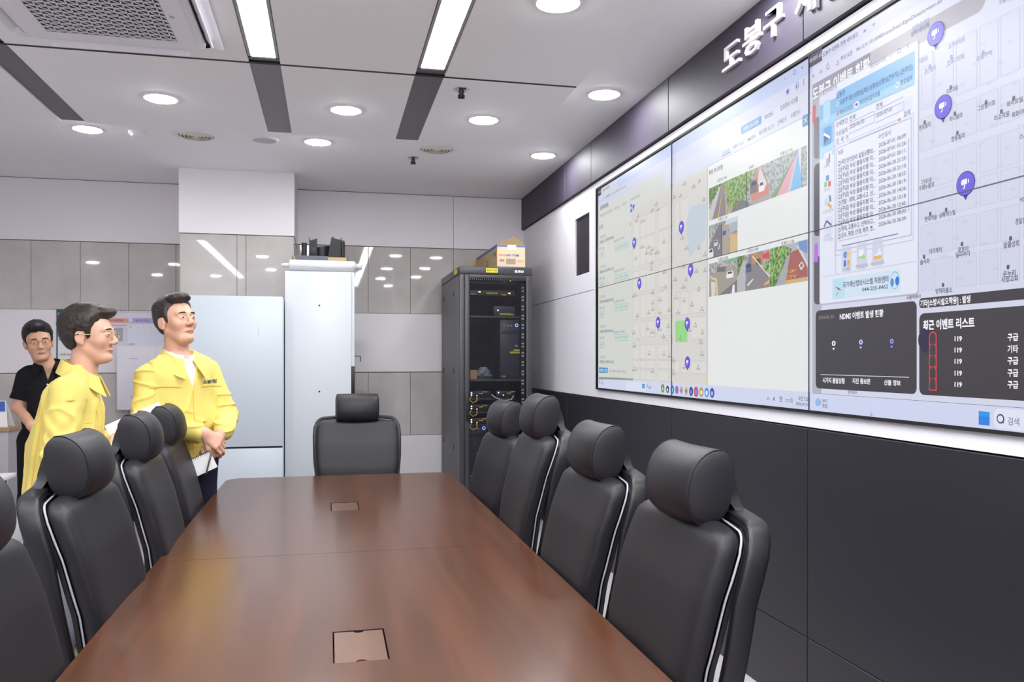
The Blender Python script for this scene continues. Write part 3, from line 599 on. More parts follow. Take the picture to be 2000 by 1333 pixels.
for t, x, y, x2 in (('상황전파', 1608, 286, 1624, ), ('내용록', 1610, 328, 1622), ('조직도', 1611, 373, 1624), ('사용자검색', 1608, 416, 1629), ('온라인', 1612, 463, 1625), ('자기학습', 1610, 471, 1628)): P.text(t, x, y, 6.5, x2, (140, 150, 180), 8, 0)
for x, y, x2 in ((1655, 507, 0), (1685, 501, 0), (1716, 494, 0)): P.at(x, y, .058, .092, (206, 208, 226), 7, r=.012)
for x, y, r, c in ((1653, 498, .012, (96, 146, 230)), (1658, 498, .010, (240, 204, 96)), (1652, 512, .007, (80, 120, 200)), (1659, 511, .007, (214, 170, 70)), (1652, 517.5, .008, (80, 120, 200)), (1659, 516, .008, (226, 186, 80))): P.disc(x, y, r, c, 8)
P.at(1684, 494, .026, .022, (232, 234, 244), 8); P.px([(1678, 503), (1687, 501), (1687, 496), (1693, 502), (1687, 507), (1687, 504), (1678, 506)], (146, 216, 96), 9)
P.px([(1709, 499), (1714, 498), (1719, 484), (1722, 492), (1724, 493), (1723, 501), (1710, 503)], (230, 232, 240), 8); P.at(1716, 503, .042, .012, (222, 180, 96), 9, r=.005)
for t, x, y, x2 in (('1:1채팅', 1648, 527.5, 1662), ('쪽지일괄전송', 1673, 522, 1698), ('메시지사서함', 1703, 516.5, 1729)): P.text(t, x, y, 7, x2, (128, 128, 152), 8, 0)
P.rect(1607, 1792, .1655, .167, (196, 199, 224), 7)
P.rect(1628, 1761, .118, .158, (206, 224, 240), 7); P.rect(1628, 1652, .118, .158, (186, 220, 236), 8)
P.text('국가재난정보시스템 지원센터', 1648, 557.5, 10.5, 1737.5, (84, 80, 112), 9, .02); P.text('044-205-8462', 1686, 566, 9, 1737, (92, 88, 118), 9, .012)
P.px([(1633, 560), (1639, 562), (1646, 567), (1640, 567)], (176, 84, 76), 9); P.line([(1638, 572), (1636, 578)], .004, (150, 130, 130), 9)
P.disc(1750, 548, .022, (150, 186, 226), 9, ry=.030); P.disc(1750, 548, .019, (206, 224, 240), 9.5, ry=.026); P.disc(1745, 552, .009, (76, 150, 216), 10, ry=.014); P.disc(1755, 549, .010, (60, 120, 206), 10, ry=.015)
P.build()

CARDC = (66, 63, 70)
P = Pic('event_status_card')
P.rect(1594, 1791.5, -.0597, .0992, CARDC, 4, r=.02)
P.text('2026.06.30', 1600, 621, 7.5, 1630, (150, 148, 152), 6, 0); P.text('NDMS 이벤트 발생 현황', 1641.5, 619, 12, 1727, (240, 240, 248), 6, .03)
for t, x, y, c in (('0', 1626, 671, (244, 242, 250)), ('0', 1679, 668.5, (206, 200, 255)), ('0', 1739.5, 667, (160, 160, 255))):
    P.text(t, x, y, 11, x + 7.5, c, 6, .03); P.px([(x + 1, y + 9), (x + 6, y + 9), (x + 3.5, y + 13.5)], c, 6)
P.rect(1604, 1777, -.0318, -.0306, (222, 220, 218), 6)
for t, x, y, x2 in (('시가지 돌발상황', 1608, 743, 1651.5), ('지진 통보문', 1666, 744.5, 1701.5), ('산불 정보', 1728, 747.5, 1760.5)): P.text(t, x, y, 9.5, x2, (240, 240, 246), 6, .025)
P.build()
P = Pic('event_ticker')
P.rect(1796.5, 2204, .0859, .1027, CARDC, 4, r=.012); P.text('기타[소방시설오작동] : 발생', 1799, 593.5, 12, 1897, (244, 242, 250), 6, .03); P.build()
P = Pic('event_history_card')
P.rect(1796.5, 2204, -.06, .077, CARDC, 4, r=.02); P.text('최근 이벤트 리스트', 1804.5, 636, 17, 1905, (244, 242, 250), 6, .035)
P.disc(1813, 664, .042, (52, 44, 74), 5)
for k, (y, n) in enumerate(((662, '구급'), (684, '기타'), (706, '구급'), (729, '구급'), (751, '구급'))):
    Y, Z = wall_pt(1823.5, y, XS); w_ = .017
    o_ = [(Y + w_, Z - .02), (Y - w_, Z - .02)] + [(Y - w_ * math.cos(a), Z + .006 + .017 * math.sin(a)) for a in [math.pi * q / 10 for q in range(11)]]
    P.poly(o_, (214, 66, 76), 6); P.poly([(Y + (p[0] - Y) * .74, Z + (p[1] - Z) * .8) for p in o_], CARDC, 7)
    P.text('119', 1866, y, 10.5, 1880.5, (244, 242, 250), 6, .04); P.text(n, 1969.5, y - 2.5 + k * .8, 13.5, 1990.5, (244, 242, 250), 6, .03)
P.build()
P = Pic('taskbar')
P.rect(1587, 2204, -.106, -.0705, (206, 212, 238), 3)
P.text('24°C', 1607, 783, 7, 1617.5, INK, 5); P.text('흐림', 1607, 793, 7.5, 1617, INK, 5); P.disc(1599, 786, .02, (150, 184, 230), 4, ry=.015); P.disc(1597, 787.5, .013, (150, 184, 230), 4)
for i in (0, 1):
    for j in (0, 1): P.at(1919 + i * 9, 812.2 + j * 10 + i * .9, .0235, .0245, (60, 150 - 20 * j, 226), 5)
P.rect(1942, 2060, -.1035, -.0735, (222, 226, 242), 4, r=.02); P.disc(1955.5, 818.5, .0135, (70, 64, 110), 5); P.disc(1955.5, 818.5, .0095, (222, 226, 242), 6); P.line([(1959, 823), (1962, 827)], .004, (70, 64, 110), 6)
P.text('검색', 1970, 823, 14, 1992, (130, 128, 164), 5)
P.build()
P = Pic('mouse_pointer'); P.px([(1700.5, 803.5), (1700.5, 813), (1702.5, 811), (1706, 812.5)], (84, 80, 110), 6); P.px([(1701, 805), (1701, 812), (1702.4, 810), (1704.6, 811)], (226, 228, 240), 7); P.build()

# ---- black recess in the white band and the big letters on the fascia
b = B(); s0, s1 = px_right(1123), px_right(1151)
b.box(.012, .018, -(s0 - s1) / 2, (s0 - s1) / 2, -.2175, .2175); k = b.build('recess', mat('recess_black', (34, 30, 42), .5), None, loc=(WX, (s0 + s1) / 2, 2.2695))
tag(k, 'tall narrow black recess in the white wall band left of the screens', 'recess', kind='structure')
M_LETTER = mat('white_letter', (236, 234, 240), .35); M_LSIDE = mat('letter_side', (176, 170, 190), .4)
XF = WX - .022
def letter(ch, Yl, Yr, z0, z1, label):
    v, f = text_mesh(ch, .012, .5)
    x0, x1, y0, y1 = v[:, 0].min(), v[:, 0].max(), v[:, 1].min(), v[:, 1].max()
    kx, ky = (Yl - Yr) / (x1 - x0), (z1 - z0) / (y1 - y0)
    b = B(); b.add([(-.008 - p[2] * .016, -(p[0] - x0) * kx, (p[1] - y0) * ky) for p in v], f)
    o = b.build('sign_letter', M_LETTER, None, loc=(XF, Yl, z0), fix=False)
    tag(o, label, 'sign letter', 'white letters of the sign above the screens')
letter('도', 3.540, 3.375, 2.765, 2.872, 'white sign letter 도, the first of the wall sign above the screens')
letter('봉', 3.345, 3.195, 2.757, 2.888, 'white sign letter 봉, between 도 and 구 above the screens')
letter('구', 3.165, 3.020, 2.765, 2.885, 'white sign letter 구, directly before the wider gap in the sign')
Y = 2.925
for ch, dz in (('재', 0), ('난', 0), ('안', 0), ('전', 0), ('상', 0), ('황', 0), ('실', 0)):
    letter(ch, Y, Y - .145, 2.757, 2.888, {'재': 'white sign letter 재, just right of the wider gap, top cut by the picture edge', '난': 'white sign letter 난, only its foot showing at the top edge of the picture'}.get(ch, 'white sign letter %s, beyond the picture edge' % ch))
    Y -= .19
# ------------------------------------------------------------------ conference table
M_WOOD = wood_mat('walnut_veneer', (63, 37, 24), (77, 46, 29), (92, 55, 35), .24, .12)
M_WOODD = wood_mat('dark_walnut_edge', (58, 32, 22), (70, 40, 27), (80, 48, 33))
M_LID = wood_mat('lid_veneer', (86, 60, 44), (98, 69, 50), (110, 78, 57))
TX0, TX1, TY0, TY1, TSE, TT = -.575, .722, .98, 4.98, 2.985, .73
TCX = (TX0 + TX1) / 2
tb = thing('conference_table', 'long walnut conference table with two sections and flip lids for cables', 'table', (TCX, TSE, 0))
HWT = (TX1 - TX0) / 2
for sg in (-1, 1):                                  # two top sections meeting at the seam
    L = TY1 - TSE if sg > 0 else TSE - TY0
    r = .10; pts = [(-HWT, .0015 * sg), (HWT, .0015 * sg)]
    for cx, a0 in ((HWT - r, 0), (-HWT + r, 90)):
        for k in range(9):
            a = math.radians(a0 + 90 * k / 8); pts.append((cx + r * math.cos(a), sg * (L - r + r * math.sin(a))))
    lid_c = .955 * sg - .02
    b = B(); n = len(pts)
    def off(q, d): return (q[0] - math.copysign(min(d, abs(q[0])), q[0]) if abs(q[0]) > HWT - .2 else q[0], q[1] - sg * d if abs(q[1]) > L - .15 else q[1])
    R_ = [[(q[0], q[1], z) for q in [off(p, d) for p in pts]] for d, z in ((.02, TT - .045), (.004, TT - .03), (0, TT - .02), (0, TT - .005), (.004, TT))]
    b.ring(R_, 0, False, False)
    b.add(R_[0], [tuple(range(n))], 0)
    # top face with the cut-out for the lid
    hx, hy = .064, .11
    outer = R_[-1]
    bm = bmesh.new(); vs = [bm.verts.new(p) for p in outer]; hs = [bm.verts.new((sx * hx, lid_c + s2 * hy, TT)) for sx, s2 in ((-1, -1), (1, -1), (1, 1), (-1, 1))]
    ed = [bm.edges.new((vs[i], vs[(i + 1) % n])) for i in range(n)] + [bm.edges.new((hs[i], hs[(i + 1) % 4])) for i in range(4)]
    bmesh.ops.triangle_fill(bm, use_beauty=True, use_dissolve=False, edges=ed); bm.verts.index_update()
    b.add([v.co[:] for v in bm.verts], [[v.index for v in f.verts] for f in bm.faces], 0); bm.free()
    pit = [[(sx * hx, lid_c + s2 * hy, z) for sx, s2 in ((-1, -1), (1, -1), (1, 1), (-1, 1))] for z in (TT, TT - .04)]
    b.ring(pit, 1, False, False); b.add(pit[1], [(0, 1, 2, 3)], 1)
    b.build('tabletop', [M_WOOD, M_GAP], tb, 30)
    k = B(); g = .004
    lp = rrect(-hx + g, hx - g, lid_c - hy + g, lid_c + hy - g, .006, 3)
    out = []
    for q in lp: out.append(q)
    # finger notches at both long ends
    def notch(sgn):
        return [(.013 * math.cos(a), lid_c + sgn * (hy - g) - sgn * .012 * math.sin(a)) for a in [math.pi * i / 8 for i in range(9)]]
    top = notch(1); bot = notch(-1)
    poly = [(hx - g, lid_c - hy + g), (hx - g, lid_c + hy - g)] + top + [(-hx + g, lid_c + hy - g), (-hx + g, lid_c - hy + g)] + bot[::-1]
    k.prism([(x, y, TT - .0165) for x, y in poly], (0, 0, .015)); k.build('cable_lid', M_LID, tb)
    k = B(); yc = sg * (L - .75)
    k.box(-.3, .3, yc - .03, yc + .03, 0.02, TT - .045, r=.004); k.box(-.36, .36, yc - .06, yc + .06, 0, .03, r=.004); k.build('leg', M_WOODD, tb)
k = B(); k.box(-.012, .012, -(TSE - TY0 - .8), TY1 - TSE - .8, .3, TT - .045); k.build('modesty_panel', M_WOODD, tb)

# ------------------------------------------------------------------ office chair, built once and copied
M_LEATH = mat('black_leather', (29, 28, 33), .46, spec=.36, bump=(700, .05))
M_LEATHD = mat('black_leather_side', (30, 29, 36), .48, spec=.34, bump=(700, .05))
M_PIPE = mat('pale_grey_piping', (164, 161, 170), .45)
M_FRAME = mat('dark_chair_plastic', (18, 17, 21), .45)
def back_x(z):
    pz = [.44, .52, .62, .75, .9, 1.045, 1.10]; px = [-.228, -.218, -.217, -.233, -.272, -.325, -.35]
    return float(np.interp(z, pz, px))
def wlin(z): return float(np.interp(z, [.5, .62, .8, .95, 1.045], [.205, .232, .252, .256, .247]))
def back_w(z, z0=.50, z1=1.045, r=.045):
    w_ = wlin(z)
    if z > z1 - r: t = min(1.0, (z - (z1 - r)) / r); w_ -= r * (1 - math.sqrt(max(0, 1 - t * t)))
    if z < z0 + r: t = min(1.0, (z0 + r - z) / r); w_ -= r * (1 - math.sqrt(max(0, 1 - t * t)))
    return w_
def bow(y): return .012 * (y / .25) ** 2
def frame_x(z): return float(np.interp(z, [.45, .6, .75, .9, 1.045, 1.07], [-.262, -.292, -.318, -.342, -.386, -.395]))
def outline(grow, xf, z0, z1=1.045, r=.045):        # up one side, round the corner, along the slightly arched top
    c = wlin(z1) - r; zc = z1 - r; half = [(wlin(z) + grow, z) for z in np.linspace(z0, zc, 22)]
    half += [(c + (r + grow) * math.cos(q), zc + (r + grow) * math.sin(q)) for q in np.linspace(0, math.pi / 2, 9)[1:]]
    half += [(y, z1 + grow + .010 * (1 - (y / c) ** 2)) for y in np.linspace(c, 0, 8)[1:]]
    return [(xf(z) + bow(y), y, z) for y, z in half] + [(xf(z) + bow(y), -y, z) for y, z in half[-2::-1]]
def chair(label):
    t = thing('office_chair', label, 'chair', (0, 0, 0), 0, 'office chairs around the conference table')
    # seat
    R = []
    for z, g, in ((.425, -.035), (.435, -.008), (.455, 0), (.485, 0), (.505, -.012), (.514, -.04), (.517, -.10)):
        R.append([(.035 + math.copysign(abs(math.cos(a)) ** .42, math.cos(a)) * (.25 + g), math.copysign(abs(math.sin(a)) ** .42, math.sin(a)) * (.255 + g), z - .012 * max(0, math.cos(a)) ** 2) for a in [2 * math.pi * k / 40 for k in range(40)]])
    b = B(); b.ring(R); b.build('seat', M_LEATH, t, 50)
    # backrest cushion
    R = []; n = 44
    zs = [.50 + .545 * (1 - math.cos(math.pi * k / 34)) / 2 for k in range(35)]
    for i, z in enumerate(zs):
        e = min(z - .50, 1.045 - z); th = .034 * (1 - (1 - min(1, max(e, 0) / .03)) ** 2) ** .5 + .0015; w_ = max(back_w(z), .12); xc = back_x(z); ring = []
        for k in range(n):
            a = 2 * math.pi * k / n; cx, sn = math.cos(a), math.sin(a); y = math.copysign(abs(sn) ** .42, sn) * w_
            ring.append((xc + math.copysign(abs(cx) ** .45, cx) * th + bow(y), y, z + .010 * (1 - (y / w_) ** 2) * max(0, (z - .95) / .095)))
        R.append(ring)
    b = B(); b.ring(R); b.build('backrest', M_LEATH, t, 50)
    b = B(); b.tube(outline(-.003, lambda z: back_x(z) - .028, .60), .0028, 6); b.build('piping', M_PIPE, t, 60)
    # plastic back frame and shell
    b = B(); b.tube(outline(.008, frame_x, .45), .026, 16, flat=.5, up=(1, 0, 0), e=.5); b.build('back_frame', M_FRAME, t, 40)
    R = []
    for z in np.linspace(.60, 1.045, 18):
        w_ = max(back_w(z, .45) - .001, .1); R.append([(back_x(z) - .034 + bow(y), y, z) for y in np.linspace(-w_, w_, 12)] + [(back_x(z) - .046 + bow(y), y, z) for y in np.linspace(w_, -w_, 12)])
    b = B(); b.ring(R); b.build('back_shell', M_FRAME, t, 40)
    # headrest
    R = []; hc = Vector((-.306, 0, 1.124)); n = 36; prof = []
    for k in range(n):
        a = 2 * math.pi * k / n; cx, sn = math.cos(a), math.sin(a)
        x = .064 * cx if cx > 0 else .020 * math.copysign(abs(cx) ** .4, cx); z = .089 * math.copysign(abs(sn) ** .86, sn)
        prof.append((x + .16 * -z, z))
    for y, sc, dx in ((-.137, .45, -.032), (-.136, .66, -.026), (-.133, .83, -.016), (-.129, .93, -.007), (-.125, .975, -.001), (-.12, .985, 0), (-.09, .995, 0), (-.045, 1, 0), (0, 1, 0), (.045, 1, 0), (.09, .995, 0), (.12, .985, 0), (.125, .975, -.001), (.129, .93, -.007), (.133, .83, -.016), (.136, .66, -.026), (.137, .45, -.032)):
        R.append([(hc.x + p[0] * sc - 1.1 * y * y + dx, y, hc.z + p[1] * sc) for p in prof])
    b = B(); b.ring(R); hr = b.build('headrest', M_LEATH, t, 60)
    for s in (-1, 1): b = B(); b.tube([(hc.x + p[0] * .98 - 1.1 * .1255 ** 2 - .001, s * .1255, hc.z + p[1] * .98) for p in prof], .0017, 6, closed=True); b.build('seam', M_LEATHD, hr, 60)
    # bracket carrying the headrest
    R = []
    for x, z, w_, th in ((-.326, 1.207, .085, .006), (-.338, 1.204, .104, .016), (-.345, 1.175, .112, .032), (-.352, 1.14, .113, .038), (-.362, 1.11, .114, .036), (-.374, 1.088, .119, .026), (-.383, 1.070, .134, .023), (-.386, 1.056, .160, .020), (-.384, 1.046, .195, .018), (-.380, 1.036, .232, .016)):
        R.append([(x + bow(y) * 2, y, z) for y in np.linspace(-w_, w_, 11)] + [(x - th + bow(y) * 2, y, z) for y in np.linspace(w_, -w_, 11)])
    b = B(); b.ring(R); b.build('headrest_bracket', M_FRAME, t, 45)
    # spine, mechanism, column
    b = B(); b.tube([(-.12, 0, .40), (-.20, 0, .42), (-.262, 0, .50), (-.285, 0, .62), (-.295, 0, .74)], [.03, .034, .034, .03, .02], 10, flat=.55, up=(0, 1, 0)); b.build('back_spine', M_FRAME, t, 45)
    b = B(); b.box(-.14, .12, -.09, .09, .375, .425, r=.012); b.tube([(.02, -.09, .40), (.02, -.24, .405)], .008, 8); b.build('tilt_mechanism', M_BLACKPL, t, 40)
    b = B(); b.cyl((0, 0, .11), (0, 0, .27), .030, .028); b.cyl((0, 0, .26), (0, 0, .38), .014); b.build('gas_lift', M_STEEL, t, 40)
    for k in range(5):
        a = 2 * math.pi * k / 5 + .3; c_, s_ = math.cos(a), math.sin(a)
        b = B(); b.tube([(0, 0, .12), (c_ * .15, s_ * .15, .105), (c_ * .30, s_ * .30, .075)], [.03, .024, .016], 8, flat=.8); lg = b.build('leg', M_BLACKPL, t, 45)
        b = B()
        for q in (-.016, .016):
            w0 = Vector((c_ * .30, s_ * .30, .029)) + Vector((-s_, c_, 0)) * q
            n_ = Vector((-s_, c_, 0)) * .009; b.cyl(w0 - n_, w0 + n_, .028, n=16)
        b.cyl((c_ * .30, s_ * .30, .03), (c_ * .30, s_ * .30, .075), .007, n=8); b.build('caster', M_BLACKPL, lg, 40)
    return t
HX = .33
spots = [(.868, 1.86, math.pi, 0, 'black leather office chair at the right front, largest in view, below the video wall'),
         (.868, 2.566, math.pi + .02, 0, 'black leather office chair second from the front on the video wall side'),
         (.868, 3.30, math.pi - .03, .062, 'black leather office chair on the video wall side raised higher than its neighbours'),
         (.875, 4.03, math.pi + .10, -.002, 'black leather office chair on the video wall side nearest the server rack'),
         (-.715, 1.79, 0, -.015, 'black leather office chair at the left front, cut off by the picture edge'),
         (-.705, 2.56, -.02, .0, 'black leather office chair on the left side directly in front of the stooping man'),
         (-.70, 3.30, .03, .008, 'black leather office chair on the left side with the rolled papers behind its headrest'),
         (-.73, 4.0, .02, 0, 'black leather office chair on the left side half hidden before the man with the notepad'),
         (.178, 5.30, -math.pi / 2, -.012, 'black leather office chair facing the camera at the far end of the table')]
proto = None
for x, y, rz, dz, lab in spots:
    if proto is None: proto = o = chair(lab)
    else: o = copy_tree(proto); o['label'] = lab
    o.location = (x + HX * math.cos(rz), y + HX * math.sin(rz), dz if dz > 0 else 0); o.rotation_euler = (0, 0, rz)
    for c in o.children:
        if dz and c.name.split('.')[0] not in ('leg', 'gas_lift'): c.location.z = dz - (dz if dz > 0 else 0)
    if dz > 0:                                      # a raised chair keeps its feet on the floor
        o.location.z = 0
        for c in o.children:
            if c.name.split('.')[0] not in ('leg', 'gas_lift'): c.location.z = dz
            elif c.name.startswith('gas_lift'): c.location.z = dz * .5

# ------------------------------------------------------------------ server rack
M_RACK = mat('rack_steel', (54, 54, 60), .38, metal=.0, spec=.6); M_RACKS = mat('rack_side_steel', (96, 95, 97), .5); M_RACKD = mat('rack_inside', (26, 26, 30), .6)
RX0, RX1, RY0, RY1, RZT = 1.03, 1.63, 6.54, 7.62, 2.17
rk = thing('server_rack', 'tall dark server rack with mesh front standing in the corner by the video wall', 'server rack', ((RX0 + RX1) / 2, RY0, 0))
hw, dp = (RX1 - RX0) / 2, RY1 - RY0
b = B(); b.box(-hw - .004, hw + .004, -.012, dp, RZT - .062, RZT, r=.006); b.build('top_cap', M_RACK, rk, 40)
for s, nm in ((-1, 'side_panel'), (1, 'side_panel')):
    b = B(); x0, x1 = (-hw, -hw + .02) if s < 0 else (hw - .02, hw)
    b.box(x0, x1, .055, dp - .01, .06, RZT - .066, 0, r=.003)
    if s < 0:
        for y in (.32, .92):
            for z in (.68, 1.32, 1.97): b.box(-hw - .003, -hw, y - .012, y + .012, z - .022, z + .022, 1, r=.001, seg=1)
    b.build(nm, [M_RACKS if s < 0 else M_RACK, M_GAP], rk, 30)
b = B()
for s in (-1, 1): b.box(s * hw - (.0 if s < 0 else .03), s * hw + (.05 if s < 0 else 0), -.005, .055, .04, RZT - .062, r=.004)
b.box(-hw + .052, hw - .032, -.001, .05, RZT - .105, RZT - .064, r=.002); b.box(-hw, hw, 0, dp, 0.02, .075, r=.004); b.box(-hw + .02, hw - .02, dp - .03, dp - .01, .08, RZT - .07); b.build('frame', M_RACK, rk, 40)
for s in (-1, 1):
    for y in (.12, dp - .12):
        b = B(); b.cyl((s * (hw - .07), y, 0), (s * (hw - .07), y, .03), .025); b.build('foot', M_BLACKPL, rk, 40)
d = B()
dx0, dx1, dz0, dz1 = -hw + .040, hw - .026, .08, RZT - .066
d.box(dx0, dx0 + .035, -.03, -.008, dz0, dz1, 0, r=.003); d.box(dx1 - .026, dx1, -.03, -.008, dz0, dz1, 0, r=.003)
d.box(dx0 + .0352, dx1 - .0262, -.03, -.008, dz1 - .028, dz1, 0, r=.002); d.box(dx0 + .0352, dx1 - .0262, -.03, -.008, dz0, dz0 + .06, 0, r=.002)
for k in range(29): x = dx0 + .04 + k * (dx1 - dx0 - .075) / 28; d.box(x, x + .008, -.028, -.010, dz1 - .044, dz1 - .027, 0)
door = d.build('door', M_RACK, rk, 40)
k = B(); k.box(dx0 + .03, dx1 - .022, -.020, -.017, dz0 + .05, dz1 - .04); k.build('mesh_pane', pane_mat('smoked_mesh', (40, 40, 48), .22), door)
k = B(); k.box(dx0 + .006, dx0 + .03, -.042, -.028, .92, 1.16, r=.005); k.cyl((dx0 + .018, -.05, 1.03), (dx0 + .018, -.04, 1.03), .012); k.build('handle', M_BLACKPL, door, 40)
k = B(); k.box(dx1 - .058, dx1 - .026, .03, .036, .1, dz1 - .06, 0)
for i in range(74):
    z = .14 + i * .0255
    if z < dz1 - .08 and (i % 3 != 2): k.box(dx1 - .053, dx1 - .034, .028, .031, z, z + .013, 1)
k.build('mounting_rail', [M_RACKD, mat('rail_holes', (190, 190, 196), .5)], rk)
k = B(); k.box(dx0 + .032, dx0 + .052, .03, .036, .1, dz1 - .06); k.build('mounting_rail', M_RACKD, rk)
M_LABEL = mat('yellow_label', (232, 218, 40), .5); M_LTEXT = mat('label_print', (60, 54, 20), .6); M_WPRINT = mat('white_print', (235, 235, 240), .5)
def front_text(b, body, x, y, z, h, width=None, m=0, bold=.01):
    put_text(b, body, lambda u, v: (x + u, y, z + v), h, width, m, bold)
k = B(); k.box(-.085, .012, -.0145, -.012, RZT - .046, RZT - .012); front_text(k, '통합관제 서버랙', -.078, -.0152, RZT - .029, .018, .083, 1); k.build('label', [M_LABEL, M_LTEXT], rk)
k = B(); k.box(-hw - .0065, -hw - .004, .12, .26, RZT - .046, RZT - .012); put_text(k, '서버랙', lambda u, v: (-hw - .0072, .25 - u, RZT - .029 + v), .018, .1, 1); k.build('label', [M_LABEL, M_LTEXT], rk)
k = B(); front_text(k, 'EURO', .155, -.0125, RZT - .032, .02, .075, 0, .05); k.build('maker_lettering', M_WPRINT, rk)
def shelf(z, t=.018): k = B(); k.box(-hw + .03, hw - .06, .04, .85, z - t, z, r=.002); k.build('shelf', M_RACK, rk, 30)
for z in (1.775, 1.255, .44, .24): shelf(z)
M_LEDG = lamp('led_green', 6, (190, 255, 60)); M_LEDR = lamp('led_red', 7, (255, 60, 40)); M_LEDB = lamp('led_blue', 8, (90, 110, 255)); M_LEDW = lamp('led_white', 6, (235, 240, 255)); M_LEDO = lamp('led_orange', 7, (255, 110, 30))
M_PC = mat('computer_black', (42, 43, 60), .35); M_UNIT = mat('network_unit', (34, 34, 46), .4)
RO = Vector(((RX0 + RX1) / 2, RY0, 0))
def unit(name, label, cat, x0, x1, z0, z1, dpt, leds, labels, group=None, m=M_UNIT, y0=.045, rear=False):
    t = thing(name, label, cat, (RO.x + (x0 + x1) / 2, RO.y + y0, z0), 0, group); w_ = (x1 - x0) / 2
    k = B(); k.box(-w_, w_, 0, dpt, 0, z1 - z0, r=.003); k.build('case', m, t, 30)
    for mt in set(l[2] for l in leds):
        k = B()
        for x, z, mm in leds:
            if mm is mt: k.box(x - w_ - .004, x - w_ + .004, -.003, .001, z - .004, z + .004)
        k.build('indicator_light', mt, t)
    if labels:
        k = B()
        for x, z, wd, h in labels:
            k.box(x - w_, x - w_ + wd, -.0015, 0, z - h / 2, z + h / 2, 0)
            for j in range(int(wd / .012)): k.box(x - w_ + .003 + j * .012, x - w_ + .010 + j * .012, -.0018, -.001, z - h * .28, z + h * .28, 1)
        k.build('label', [M_LABEL, M_LTEXT], t)
    return t
unit('network_switch', 'slim network unit with a single label row at the very top of the rack', 'network unit', -.235, .17, 2.035, 2.085, .3, [(.115, .04, M_LEDG), (.355, .034, M_LEDR), (.365, .032, M_LEDG)], [(.06, .03, .03, .008), (.15, .044, .075, .008), (.3, .022, .028, .008)])
unit('network_switch', 'slim network unit second from the top of the rack with green and red lights', 'network unit', -.235, .17, 1.94, 1.985, .35, [(.10, .03, M_LEDR), (.11, .03, M_LEDG), (.35, .022, M_LEDR), (.36, .022, M_LEDG)], [(.035, .012, .04, .010), (.165, .02, .09, .012), (.29, .010, .04, .010)])
unit('network_recorder', 'small blue-black network box standing on the upper rack shelf', 'network unit', -.01, .17, 1.775, 1.855, .25, [(.035, .045, M_LEDW)], [(.05, .015, .09, .012), (.135, .012, .03, .01)], m=M_PC)
def tower(label, x0, x1, z0, z1, led=True):
    t = thing('desktop_computer', label, 'computer', (RO.x + (x0 + x1) / 2, RO.y + .06, z0), 0, 'black desktop computers in the rack'); w_ = (x1 - x0) / 2; h = z1 - z0
    k = B(); k.box(-w_, w_, .012, .40, 0, h, r=.004); k.build('case', M_PC, t, 30)
    k = B(); k.box(-w_, w_, 0, .014, 0, h, 0, r=.005); k.box(-w_ + .012, w_ - .012, -.003, .002, h - .115, h - .082, 1, r=.002); k.box(-w_ + .008, w_ - .008, -.002, .002, .03, h - .33 if h > .5 else .05, 1); k.build('front_panel', [M_PC, mat('computer_trim', (30, 31, 42), .3)], t, 40)
    k = B()
    for i, x in enumerate((-.05, -.02, .01)): k.box(x - .008, x + .008, -.004, 0, h - .055, h - .042)
    k.build('port', M_GREYPL, t)
    k = B(); k.lathe([(.010, 0), (.013, 0)], n=20); pb = k.build('power_button', M_LEDB if led else M_GREYPL, t, loc=(w_ - .03, -.003, h - .045)); pb.rotation_euler = (math.pi / 2, 0, 0)
    k = B(); k.box(-.0, w_ - .004, -.002, 0, h * .45 - .007, h * .45 + .007, 0); k.box(.06 - .03, w_ - .004, -.002, 0, h * .49 - .006, h * .49 + .005, 0)
    for j in range(5): k.box(.006 + j * .014, .014 + j * .014, -.0025, -.001, h * .45 - .003, h * .45 + .003, 1)
    k.build('label', [M_LABEL, M_LTEXT], t)
    k = B(); front_text(k, 'TG', w_ - .045, -.001, h * .56, .016, .024); front_text(k, 'i5', -w_ + .018, -.001, .026, .02, .03); k.build('lettering', M_WPRINT, t)
    return t
tower('black tower computer on the middle shelf of the rack beside a crumpled plastic bag', .045, .215, 1.255, 1.745)
tower('black tower computer low in the rack behind the chair headrests, blue power ring', -.24, -.06, .44, .90)
tower('black tower computer low in the rack, to the right of another', -.01, .165, .44, .90)
k = B(); k.box(-.05, .05, 0, .12, 0, .075, r=.002); o = k.build('cardboard_box', M_CARD, None, loc=(RO.x - .19, RO.y + .1, 1.255)); tag(o, 'small brown cardboard box on the middle shelf of the rack', 'box')
rs = random.Random(5); k = B(); k.ring([[((.078 - abs(z - .03) * .75) * (.62 + .6 * rs.random()) * math.cos(a), (.06 - abs(z - .04) * .8) * (.7 + .5 * rs.random()) * math.sin(a), z) for a in [2 * math.pi * j / 14 for j in range(14)]] for z in (0.0, .014, .028, .045, .062, .08, .1)])
o = k.build('plastic_bag', mat('grey_plastic_film', (120, 124, 140), .3), None, loc=(RO.x - .075, RO.y + .14, 1.255)); tag(o, 'crumpled grey plastic bag on the middle shelf of the rack', 'bag')
